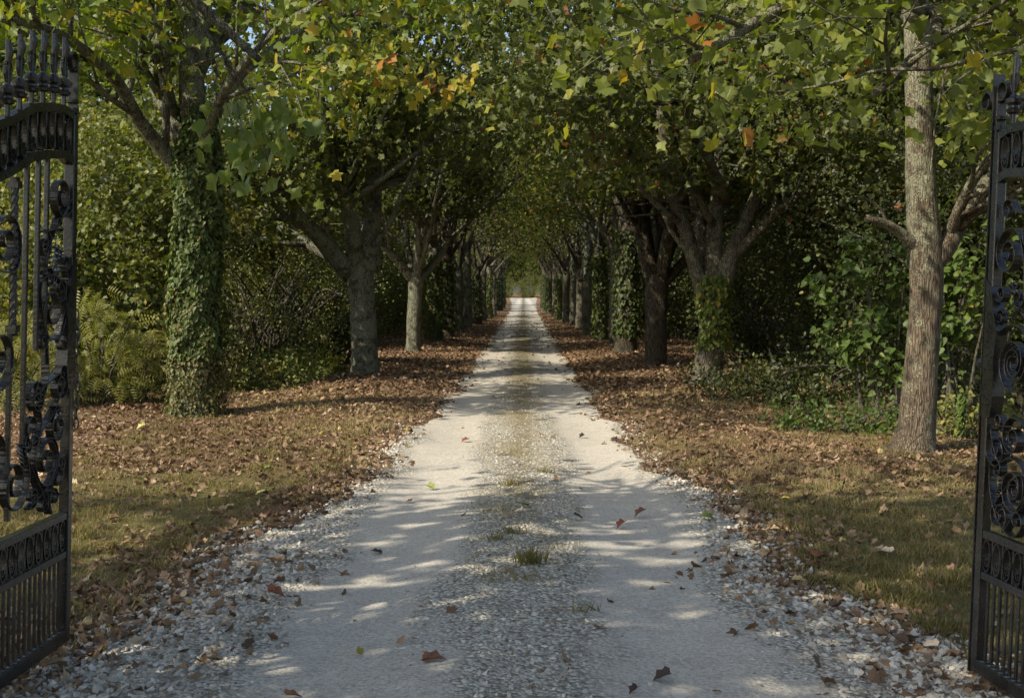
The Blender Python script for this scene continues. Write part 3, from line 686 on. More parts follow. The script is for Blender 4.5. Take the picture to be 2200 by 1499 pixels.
shrub_at(610, 33.0, 'field_maple', 'sunlit yellow green small tree behind the twiggy shrub and low fork', 'tree', None, 105, 2.5, 5.6, 230, 90, .085, 'bush_yel', sig=.3, lvmu=.4)
shrub_at(700, 25.5, 'bramble', 'dark bramble tangle with bare arching canes beside the thick forked tree', 'shrub', HL, 106, 1.25, 2.3, 90, 60, .06, 'bush_dark', sig=.2, stems=70)
shrub_at(655, 22.3, 'nettle_clump', 'low bright green nettles growing before the bramble tangle', 'plant', None, 107, .75, .55, 60, 40, .07, 'linden', sig=.12, lvmu=.8)
shrub_at(560, 19.8, 'nettle_clump', 'low dull green weeds at the foot of the twiggy olive shrub', 'plant', None, 108, 1.0, .5, 60, 40, .06, 'bush', sig=.14, lvmu=.4)
# right
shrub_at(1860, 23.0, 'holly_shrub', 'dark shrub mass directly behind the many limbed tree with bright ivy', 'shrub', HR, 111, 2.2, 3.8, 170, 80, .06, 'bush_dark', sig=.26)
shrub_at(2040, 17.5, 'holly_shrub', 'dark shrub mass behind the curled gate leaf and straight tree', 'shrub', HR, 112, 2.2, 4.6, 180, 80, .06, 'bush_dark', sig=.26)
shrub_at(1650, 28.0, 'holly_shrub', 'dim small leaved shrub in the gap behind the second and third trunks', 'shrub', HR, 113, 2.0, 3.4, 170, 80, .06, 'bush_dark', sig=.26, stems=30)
shrub_at(1880, 15.2, 'linden_sapling', 'fresh green sapling with heart shaped leaves in front of the dark hedge', 'sapling', None, 114, .75, 1.5, 30, 30, .10, 'linden', tmpl=HEART, sig=.13, z0=.75, stems=12, up=.9, lvmu=.28)
shrub_at(2065, 14.6, 'linden_sapling', 'fresh green sapling between the straight trunk and the curled gate leaf', 'sapling', None, 115, .5, 1.5, 24, 26, .095, 'linden', tmpl=HEART, sig=.14, z0=1.1, stems=8, up=.9)
shrub_at(1800, 13.9, 'nettle_clump', 'knee high green nettles left standing at the leaf litter edge by the straight trunk', 'plant', None, 116, .7, .38, 40, 26, .06, 'linden', sig=.12, lvmu=.15)
shrub_at(1690, 17.2, 'nettle_clump', 'low dark weeds spreading under the shrub mass beside the litter bank', 'plant', None, 117, 1.3, .6, 80, 40, .06, 'bush_dark', sig=.16, lvmu=.5)
shrub_at(2080, 13.2, 'nettle_clump', 'small sprigs of pale weed at the foot of the curled gate leaf', 'plant', None, 118, .45, .55, 34, 22, .05, 'bush', sig=.1, lvmu=.6)

# ash saplings with long drooping compound leaves, beside the chained gate
def ash(px, Y, z0, z1, rad, n, lab, mat, seed, lvmu):
    rng = np.random.default_rng(seed); X = (px - VX) / F * Y; rt = (X, Y, G(X, Y)); root = empty('ash_sapling', rt); tag(root, lab, 'sapling', None)
    a = rng.uniform(0, 6.28, n); z = z0 + (z1 - z0) * rng.uniform(0, 1, n); d = rad * np.sqrt(rng.uniform(0, 1, n)) * (1.15 - .6 * (z - z0) / (z1 - z0))
    P = np.stack([d * np.cos(a), d * np.sin(a), z], 1)
    T = np.stack([np.cos(a), np.sin(a), -.45 + 0 * a], 1) + rng.normal(size=(n, 3)) * .5
    N = np.stack([.4 * np.cos(a) - .3, .4 * np.sin(a) - .3, .8 + 0 * a], 1) + rng.normal(size=(n, 3)) * .4
    leaf_cloud('foliage', P, .21, FROND, M[mat], root, rng, lvmu + rng.normal(size=n) * .15, N=N, T=T)
    mb = MB()
    for i in range(10):
        j = rng.integers(n); mb.tube(smooth_path([(rng.normal() * .08, rng.normal() * .08, -.1), (P[j][0] * .5, P[j][1] * .5, P[j][2] * .6), P[j]], 4), np.linspace(.02, .006, 9), 5)
    mb.build('stem', M['twig'], root, smooth=True)
ash(215, 16.6, .2, 1.6, .7, 200, 'yellowing ash sapling with drooping feathery leaves beside the chained gate', 'bush_yel', 131, .35)
ash(300, 17.2, .1, 1.0, .7, 240, 'low green ash sapling between the yellowing one and the ivy clad trunk', 'bush', 132, .75)
ash(190, 16.9, .0, .7, .7, 220, 'short ash sapling with olive leaves at the litter edge by the gate chain', 'bush', 133, .7)
ash(35, 16.2, .0, 1.3, .8, 380, 'ash sapling seen behind the lower scrolls of the chained gate', 'bush', 134, .8)

# generic shrubs copied down the hedges
GSH = 'hedge shrubs far along the drive'
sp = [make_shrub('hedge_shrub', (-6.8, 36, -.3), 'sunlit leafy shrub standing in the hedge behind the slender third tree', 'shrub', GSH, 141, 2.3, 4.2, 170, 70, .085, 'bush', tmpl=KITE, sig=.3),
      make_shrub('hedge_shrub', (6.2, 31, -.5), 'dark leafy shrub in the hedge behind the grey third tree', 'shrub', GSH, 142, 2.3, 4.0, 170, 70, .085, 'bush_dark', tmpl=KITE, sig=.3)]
k = 0
for side in (-1, 1):
    for j, Y in enumerate([40.5, 45, 50, 55, 61, 67, 74, 82, 92, 104, 118, 134]):
        X = side * (rr_.uniform(5.4, 6.6)) if Y < 100 else side * rr_.uniform(4.2, 5.2)
        lab = 'leafy olive shrub closing the gap behind the far trunks' if side < 0 else 'dim dark shrub closing the gap behind the far trunks'
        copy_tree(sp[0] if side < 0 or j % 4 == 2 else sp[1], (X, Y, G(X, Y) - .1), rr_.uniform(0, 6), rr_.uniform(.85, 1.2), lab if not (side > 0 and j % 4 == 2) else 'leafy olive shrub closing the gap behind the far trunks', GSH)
# woodland trees behind the hedges: crown to the ground, one of each kind then copies
GW = 'woodland trees behind the hedges'
def wood_tree(loc, label, seed, mat, lvmu):
    rng = np.random.default_rng(seed); root = empty('woodland_tree', loc); tag(root, label, 'tree', GW)
    P, cv, Cc = clump_points(rng, 300, 62, 3.3, 9.0, 1.6, .42)
    leaf_cloud('crown', P, .16, KITE, M[mat], root, rng, lvmu + cv + rng.normal(size=len(P)) * .16, up=.4)
    mb = MB(); mb.tube(smooth_path([(0, 0, -.5), (.1, 0, 2), (0, .1, 5), (.1, .1, 8.5)], 4), np.linspace(.2, .05, 13), 10, noise=.06)
    mb.build('trunk', M['bark_dark'], root, smooth=True)
    mb = MB()
    for i in range(26):
        c = Cc[rng.integers(len(Cc))]; s0 = np.array([0, 0, max(1.2, c[2] - rng.uniform(1, 2.5))]); mb.tube([s0, (s0 + c) / 2 + [0, 0, .2], c], [.06, .04, .015], 5)
    mb.build('branches', M['bark_dark'], root, smooth=True)
    return root
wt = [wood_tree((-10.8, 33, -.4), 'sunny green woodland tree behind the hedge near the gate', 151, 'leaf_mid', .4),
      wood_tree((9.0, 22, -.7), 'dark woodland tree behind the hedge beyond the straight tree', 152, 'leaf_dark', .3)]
WL, WR = 'green woodland tree crowded behind the sunlit hedge', 'dark woodland tree crowded behind the shaded hedge'
for side in (-1, 1):
    for Y, dX in [(17, 12.0), (20, 13.5), (27, 8.6), (31, 11), (33, 14.5), (38, 9), (42, 12), (47, 8.5), (52, 11), (58, 8.5), (64, 10.5), (72, 8), (80, 10), (90, 8), (102, 8), (116, 7.5), (132, 7), (150, 7)]:
        if side < 0 and (Y < 30 or dX > 12): continue
        if side > 0 and Y < 21: dX -= 3.5
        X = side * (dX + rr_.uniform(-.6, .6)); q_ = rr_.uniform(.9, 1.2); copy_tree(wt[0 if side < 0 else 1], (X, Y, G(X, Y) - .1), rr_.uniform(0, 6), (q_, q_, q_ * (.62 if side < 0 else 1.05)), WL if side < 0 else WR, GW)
for X_, Y_ in ((-13.0, 38), (-16, 40), (-19, 42), (-22, 43)): copy_tree(wt[0], (X_, Y_, -.5), rr_.uniform(0, 6), 1.4, WL, GW)
# trees closing the far end
wt[0].scale = (1, 1, .65)
for j, (X, Y) in enumerate([(-9, 262), (-3.5, 268), (2, 264), (7.5, 267), (13, 262), (-15, 265), (-6, 285), (0, 290), (6, 285)]):
    copy_tree(wt[0], (X, Y, -.6), rr_.uniform(0, 6), rr_.uniform(1.2, 1.6) * (1.3 if j < 6 else 2.6), 'distant tree closing the far end of the drive', GW)
for j, (X, Y) in enumerate([(-4, 256), (1, 258), (5.5, 256), (-9, 257), (10, 258)]):
    copy_tree(sp[0], (X, Y, -.3), rr_.uniform(0, 6), rr_.uniform(1.0, 1.3), 'sunlit shrub at the far end of the drive', GSH)

# ------------------------------------------------------------------ litter, grass, gravel (nobody could count them)
rng = np.random.default_rng(77)
def ground_normals(P):
    e = .05; dx = (gz(P[:, 0] + e, P[:, 1]) - gz(P[:, 0] - e, P[:, 1])) / (2 * e); dy = (gz(P[:, 0], P[:, 1] + e) - gz(P[:, 0], P[:, 1] - e)) / (2 * e)
    return np.stack([-dx, -dy, np.ones(len(P))], 1)
def scatter_y(n, y0, y1, pw=2.0):
    "more points near the camera"
    u = rng.uniform(0, 1, n); a, b = y0 ** (1 - pw), y1 ** (1 - pw)
    return (a + (b - a) * u) ** (1 / (1 - pw))
n = 520000
Y = scatter_y(n, 3.6, 95, 1.45); X = rng.uniform(-8.2, 7, n)
on = (X > edgeL(Y)) & (X < edgeR(Y)); d_in = np.minimum(X - edgeL(Y), edgeR(Y) - X)
dens = np.where(on, np.where(d_in < .25, .30 * (1 - d_in / .25), .0) + .16 * (Y < 7.5) * np.clip(1 - d_in / .9, 0, 1) + .002 + .05 * sstep(14, 40, Y), litter_at(X, Y) * .95 + .03)
edge_out = (~on) & (d_in > -.6); dens = np.where(edge_out & (Y < 9), dens * .7, dens)
dens = np.where((Y < 8) & (~on) & (d_in < -.8), dens * .7 + .02, dens)
pch = .5 + .28 * np.sin(X * 2.9 + 1.7 * np.sin(Y * 1.3)) * np.sin(Y * 2.2 + 1.3 * np.sin(X * 1.9)) + .25 * np.sin(X * 6.7 + Y * 2.1) * np.sin(Y * 5.9 - X * 1.7)
dens = dens * np.clip(.1 + 1.15 * pch, .06, 1) * np.where(Y < 16, .66, 1)
m = rng.uniform(0, 1, n) < dens; X, Y = X[m], Y[m]; n = len(X)
P = np.stack([X, Y, gz(X, Y) + rng.uniform(.006, .035, n)], 1)
N = ground_normals(P) + rng.normal(size=(n, 3)) * .42; T = rng.normal(size=(n, 3)); T[:, 2] *= .2
lvs = np.clip(.50 + .2 * np.sin(X * 1.3 + Y * .7) * .5 + rng.normal(size=n) * .2, 0, .965); yl = rng.uniform(size=n) < .006; lvs[yl] = 1
P[:, 2] -= .5 * (P[:, 2] - gz(X, Y)); near = Y < 17
o = leaf_cloud('leaf_litter', P[near], .047, LOBED2, M['dead'], None, rng, lvs[near], N=N[near], T=T[near], sz_var=.6, bend=rng.uniform(-2.5, 4.5, near.sum())); tag(o, 'brown fallen leaves carpeting the verges beside the gravel drive', 'leaf litter', kind='stuff')
o2 = leaf_cloud('leaf_litter', P[~near], .075, KITE, M['dead'], None, rng, lvs[~near], N=N[~near], T=T[~near], sz_var=.4, bend=rng.uniform(-1.5, 3, (~near).sum())); tag(o2, 'brown fallen leaves under the farther trees along the drive', 'leaf litter', kind='stuff')
# grass
BLADE = (np.array([(-.06, 0, 0), (.06, 0, 0), (.04, .55, .06), (0, 1, .22), (-.035, .55, .06)]), [[0, 1, 2, 3, 4]])
n = 520000
Y = scatter_y(n, 4.2, 19, 1.5); X = rng.uniform(-4.6, 4.8, n); on = (X > edgeL(Y) - .02) & (X < edgeR(Y) + .02)
tuft = .5 + .5 * np.sin(X * 5.1 + np.sin(Y * 3.7) * 2) * np.sin(Y * 4.3 + np.sin(X * 2.9) * 2)
d_in = np.minimum(X - edgeL(Y), edgeR(Y) - X)
dn = (1 - .5 * litter_at(X, Y)) * (.3 + .7 * tuft) * sstep(.0, .35, -d_in)
m = (~on) & (rng.uniform(size=n) < dn)
X, Y, tuft = X[m], Y[m], tuft[m]
# along the middle of the drive
n2 = 38000; Y2 = scatter_y(n2, 5.0, 45, 1.3); X2 = -.03 + .07 * np.sin(Y2 * 1.9) + rng.normal(size=n2) * .19
pat = np.sin(Y2 * 2.1 + 1) * .7 + np.sin(Y2 * 5.3) * .5 + np.sin(X2 * 9 + Y2 * 3.3) * .6 + rng.normal(size=n2) * 1.1
m2 = (pat > .45 - .9 * sstep(9, 13, Y2)) & (Y2 > 6.5); X2, Y2 = X2[m2], Y2[m2]
X = np.concatenate([X, X2]); Y = np.concatenate([Y, Y2]); n = len(X)
P = np.stack([X, Y, gz(X, Y) + .002], 1)
T = rng.normal(size=(n, 3)) * .9; T[:, 2] = 1 + np.abs(rng.normal(size=n)) * .2; N = rng.normal(size=(n, 3)); N[:, 2] *= .2
lv = .5 + .3 * np.sin(X * .9 + Y * .6) * .5 + rng.normal(size=n) * .2; lv += .18 * sstep(8.0, 11, Y)
lv[-len(X2):] += .18
o = leaf_cloud('grass', P, .022 + .034 * np.concatenate([tuft, np.full(len(X2), .3)]) ** 2, BLADE, M['grass'], None, rng, lv, N=N, T=T, sz_var=.65); tag(o, 'short dry grass on the verges and down the middle of the drive', 'grass', kind='stuff')
# crushed stone
ico_t = (1 + 5 ** .5) / 2
IV = np.array([(-1, ico_t, 0), (1, ico_t, 0), (-1, -ico_t, 0), (1, -ico_t, 0), (0, -1, ico_t), (0, 1, ico_t), (0, -1, -ico_t), (0, 1, -ico_t), (ico_t, 0, -1), (ico_t, 0, 1), (-ico_t, 0, -1), (-ico_t, 0, 1)]) / 1.9
IF = np.array([(0, 11, 5), (0, 5, 1), (0, 1, 7), (0, 7, 10), (0, 10, 11), (1, 5, 9), (5, 11, 4), (11, 10, 2), (10, 7, 6), (7, 1, 8), (3, 9, 4), (3, 4, 2), (3, 2, 6), (3, 6, 8), (3, 8, 9), (4, 9, 5), (2, 4, 11), (6, 2, 10), (8, 6, 7), (9, 8, 1)])
def stones(name, X, Y, s, lv):
    n = len(X); var = IV[None] * (1 + rng.normal(size=(n, 12, 1)) * .23)
    var = var * np.stack([rng.uniform(.75, 1.35, n), rng.uniform(.7, 1.2, n), rng.uniform(.55, 1.0, n)], 1)[:, None]
    a = rng.uniform(0, 6.28, n); c, s_ = np.cos(a), np.sin(a)
    x = var[..., 0] * c[:, None] - var[..., 1] * s_[:, None]; y = var[..., 0] * s_[:, None] + var[..., 1] * c[:, None]
    tl = rng.normal(size=n)[:, None] * .3; z = var[..., 2] + x * tl
    W = np.stack([x, y, z], -1) * s[:, None, None] + np.stack([X, Y, gz(X, Y) + s * .22], 1)[:, None]
    loops = (np.arange(n)[:, None, None] * 12 + IF[None]).reshape(-1)
    return np_mesh(name, W.reshape(-1, 3), loops, np.full(n * 20, 3), M['stone'], attr=np.repeat(np.clip(lv, 0, 1), 20))
M['stone'] = stone_mat()
n = 140000; Y = scatter_y(n, 3.4, 22, 1.9); X = edgeL(Y) - .35 + (edgeR(Y) - edgeL(Y) + .7) * rng.uniform(size=n)
d_in = np.minimum(X - edgeL(Y), edgeR(Y) - X); tk = trackm(X, Y)
nn = .5 + .5 * np.sin(X * 3.3 + Y * 1.7) * np.sin(Y * 2.3 - X * 2.1)
dens = (1 - .93 * tk) ** 1.2 * (.45 + .55 * nn) * .95 * sstep(-.4, .15, d_in) + .012
m = rng.uniform(size=n) < dens; X, Y, d_in, tk = X[m], Y[m], d_in[m], tk[m]
s = (.0042 + .0085 * rng.uniform(size=len(X)) ** 3 * 1.8 + .0035 * (1 - sstep(6, 9, Y)) * (1 - sstep(.0, .7, d_in)) * rng.uniform(0, 2, len(X))) * (1 - .5 * tk) * np.where(np.abs(X) < .5, .8, 1)
o = stones('loose_gravel', X, Y, s, .48 + rng.normal(size=len(X)) * .30); tag(o, 'loose white crushed stone along the drive edges and between the wheel tracks', 'gravel', kind='stuff')
# crumbs on the tracks
n = 9000; Y = scatter_y(n, 3.6, 13, 1.9); X = edgeL(Y) + (edgeR(Y) - edgeL(Y)) * rng.uniform(size=n)
o = stones('stone_crumbs', X, Y, rng.uniform(.0018, .0045, n), .15 + rng.normal(size=n) * .25); tag(o, 'tiny stone crumbs strewn over the pale wheel tracks', 'gravel', kind='stuff')

def spray(root, name, c, rad, n, size, mat, lvmu, seed, twig):
    q = np.random.default_rng(seed); o = np.array(root.location); P = np.array(c) - o + q.normal(size=(n, 3)) * np.array(rad)
    T = q.normal(size=(n, 3)) * .45; T[:, 2] -= 1.1; N = q.normal(size=(n, 3)) * .4 + np.array([-.6, -.9, .35])
    leaf_cloud(name, P, size, TULIP, M[mat], root, q, lvmu + q.normal(size=n) * .14, N=N, T=T, sz_var=.3, bend=q.uniform(-.5, 2.2, n))
    mb = MB(); tw = smooth_path([np.array(t) - o for t in twig], 5); mb.tube(tw, np.linspace(.012, .003, len(tw)), 6)
    for i in range(0, n, 3): mb.tube([tw[q.integers(2, len(tw))], P[i]], [.0025, .0015], 4)
    mb.build('twigs', M['twig'], root, True)
spray(L0, 'hanging_foliage', (-1.60, 7.1, 2.50), (.15, .22, .15), 60, .098, 'leaf_yel', .42, 201, [(-2.3, 7.0, 3.7), (-1.85, 7.1, 3.1), (-1.6, 7.15, 2.7), (-1.5, 7.1, 2.35)])
spray(L1, 'hanging_foliage', (-1.75, 13.4, 4.0), (.35, .4, .14), 120, .105, 'leaf_yel', .72, 202, [(-2.4, 13.1, 5.1), (-2.0, 13.3, 4.4), (-1.3, 13.5, 4.0), (-.9, 13.6, 3.8)])
spray(L1, 'hanging_foliage', (-.85, 13.5, 3.85), (.2, .3, .1), 50, .105, 'leaf_yel', .8, 203, [(-1.3, 13.5, 4.2), (-.9, 13.6, 3.9), (-.6, 13.6, 3.7)])
for k_, (px, py, n_, lab) in enumerate([(1062, 1172, 50, 'low weedy tuft on the stones beside the second track edge'), (1105, 1158, 40, 'sparse grass tuft just up the drive from the stalky one'), (1096, 1042, 60, 'dry tuft in the sunlit stretch between the tracks'), (1175, 1012, 50, 'pale tuft on the far side of the sunlit middle strip'), (1252, 1318, 30, 'tiny green tuft among stones close to the gateway')]):
    q = np.random.default_rng(300 + k_); Yd = CAMH * F / (py - VY); Xd = (px - VX) / F * Yd
    t_ = leaf_cloud('grass_tuft', q.normal(size=(n_, 3)) * [.04, .028, 0], .05, BLADE, M['grass'], None, q, .5 + q.normal(size=n_) * .25, N=q.normal(size=(n_, 3)) * [1, 1, .2], T=q.normal(size=(n_, 3)) * [.8, .8, .1] + [0, 0, 1], sz_var=.6)
    t_.location = (Xd, Yd, G(Xd, Yd) + .004); tag(t_, lab, 'grass tuft', 'grass tufts along the middle of the drive')

# single fallen leaves one can pick out
def flat_mat(name, col, tr=.15):
    k = NT(name); p = k.tc(); c = k.ramp(k.noise(p, 40, 4), [(.3, tuple(x * .6 for x in col)), (.6, col), (.8, tuple(min(1, x * 1.3) for x in col))])
    k.l(c, k.b.inputs['Base Color']); k.b.inputs['Roughness'].default_value = .65; return k.m
LC = {'brown': (.16, .07, .03), 'red brown': (.24, .075, .03), 'dark': (.05, .028, .018), 'yellow green': (.24, .27, .05), 'green': (.12, .18, .03), 'pale yellow': (.48, .44, .14), 'yellow': (.55, .42, .05), 'tan': (.42, .27, .16), 'orange': (.40, .15, .05), 'pale': (.52, .42, .30)}
LM = {a: flat_mat('fallen_leaf_' + a.replace(' ', '_'), b) for a, b in LC.items()}
FL = [(918, 1045, 'yellow green', .12, 'curled on the sunlit part of the near wheel track'), (885, 1078, 'brown', .08, 'small, at the shadow edge on the wheel track'), (910, 1430, 'brown', .13, 'lying on the shaded wheel track close to the gate'),
      (615, 1497, 'brown', .10, 'lying nearest of all where the gate bars cast their stripes'), (1342, 1127, 'red brown', .11, 'bright, beside a flatter olive brown leaf'), (1384, 1105, 'brown', .13, 'flat, just beyond the red brown leaf'),
      (1255, 934, 'dark', .11, 'curled, farthest up the wheel track by the curved twig shadow'), (1371, 1000, 'yellow green', .09, 'bright, on the gravel rim beside the litter'), (1330, 945, 'dark', .12, 'with a green edge, lying at the litter rim'),
      (1122, 1092, 'green', .10, 'flat on the stones between the tracks'), (1510, 1120, 'green', .13, 'flat in the shade at the drive edge'), (570, 1057, 'pale yellow', .13, 'resting on short green grass'),
      (312, 921, 'pale yellow', .15, 'upright against the litter near the ivy clad trunk'), (1440, 1449, 'dark', .12, 'folded like a tent on the near wheel track'), (1370, 1479, 'dark', .07, 'small, on the stony inner rim of the near track'),
      (1006, 947, 'red brown', .13, 'with a twig, lying between the tracks far up'), (1235, 1116, 'dark', .10, 'lumpy, on stones beside the second track'), (820, 1186, 'dark', .10, 'flat, alone on the shaded track'),
      (1750, 1203, 'red brown', .16, 'standing on edge in the shaded grass'), (1915, 1193, 'pale', .15, 'curled up on lit grass'), (580, 1010, 'green', .10, 'upright on the litter near the drive'),
      (1955, 1312, 'tan', .15, 'broad, sunk in green grass'), (2015, 1385, 'pale', .11, 'bleached, low in the grass near the gate foot'), (250, 1295, 'orange', .15, 'glowing at the stony corner by the gate'),
      (1962, 970, 'yellow', .15, 'bright, at the foot of the straight trunk'), (1695, 1075, 'yellow', .09, 'small, on the brown litter'), (575, 1296, 'red brown', .14, 'long and flat at the stony edge of the drive'),
      (355, 1128, 'tan', .11, 'pinkish, in the middle of the shaded grass patch'), (500, 1082, 'tan', .11, 'pinkish, on green grass near the litter'), (1245, 1450 - 400, 'dark', .05, 'tiny, on the lit stones')]
rl = np.random.default_rng(9)
for (px, py, c, s, d) in FL:
    Yd = CAMH * F / (py - VY); Xd = (px - VX) / F * Yd; zz = G(Xd, Yd)
    up = any(q in d for q in ('upright', 'edge', 'curled', 'tent', 'foot'))
    o = leaf_cloud('fallen_leaf', [(0, 0, 0)], s * .72, LOBED2, LM[c], None, rl, [0.5], N=np.array([[rl.normal() * .25, -.22 if up else -.05, 1.0]]), T=np.array([[1 if rl.uniform() < .5 else -1, rl.normal() * .5, .1]]), sz_var=.05, bend=np.array([rl.uniform(1.0, 2.2)]))
    mn = min(v.co.z for v in o.data.vertices); o.location = (Xd, Yd, zz + .010 - mn)
    sm = o.modifiers.new('thick', 'SOLIDIFY'); sm.thickness = .0012
    tag(o, f'{c} fallen leaf, {d}', 'leaf', 'single leaves fallen on drive and grass')

# ------------------------------------------------------------------ the gate leaves
def spiral(c, r, r1=.012, turns=1.6, a0=0., cw=1, n=44):
    t = np.linspace(0, 1, n); rad = r + (r1 - r) * t ** .85; a = a0 + cw * 2 * math.pi * turns * t
    return np.stack([c[0] + rad * np.cos(a), c[1] + rad * np.sin(a)], 1)
def s_scroll(c1, r1, a1, w1, c2, r2, a2, w2, t1=1.6, t2=1.6):
    "two spirals joined by a smooth bar; a: angle on the outer turn where the bar leaves, w: winding"
    A = spiral(c1, r1, r1 * .16, t1, a1, w1)[::-1]; B = spiral(c2, r2, r2 * .16, t2, a2, w2)
    p, q = A[-1], B[0]; L = np.linalg.norm(q - p); tp = A[-1] - A[-2]; tp /= np.linalg.norm(tp); tq = B[1] - B[0]; tq /= np.linalg.norm(tq)
    t = np.linspace(0, 1, 14)[1:-1, None]; c_1 = p + tp * L * .4; c_2 = q - tq * L * .4
    Mm = (1 - t) ** 3 * p + 3 * (1 - t) ** 2 * t * c_1 + 3 * (1 - t) * t * t * c_2 + t ** 3 * q
    return np.concatenate([A, Mm, B])
def acanthus(mb, c, ang, L, wd, seed=0):
    "a cast leaf: ridged lobes along a curling spine"
    rg = np.random.default_rng(seed); d = np.array([math.cos(ang), math.sin(ang)]); nrm = np.array([-d[1], d[0]])
    for i in range(6):
        t = i / 5; q = np.array(c) + d * L * t + nrm * .25 * L * t * t; rad = wd * (1 - .6 * t)
        for sgn in (-1, 1):
            e = q + nrm * sgn * rad * .9 + d * rad * .6
            mb.tube([(q[0], 0, q[1]), ((q[0] + e[0]) / 2, sgn * .012, (q[1] + e[1]) / 2), (e[0], .02, e[1])], [rad * .42, rad * .34, rad * .08], 7, flat=.8)
    mb.tube([(c[0], 0, c[1]), (c[0] + d[0] * L * .6, .004, c[1] + d[1] * L * .6), (c[0] + d[0] * L + nrm[0] * .25 * L, 0, c[1] + d[1] * L + nrm[1] * .25 * L)], [wd * .4, wd * .34, wd * .1], 8)

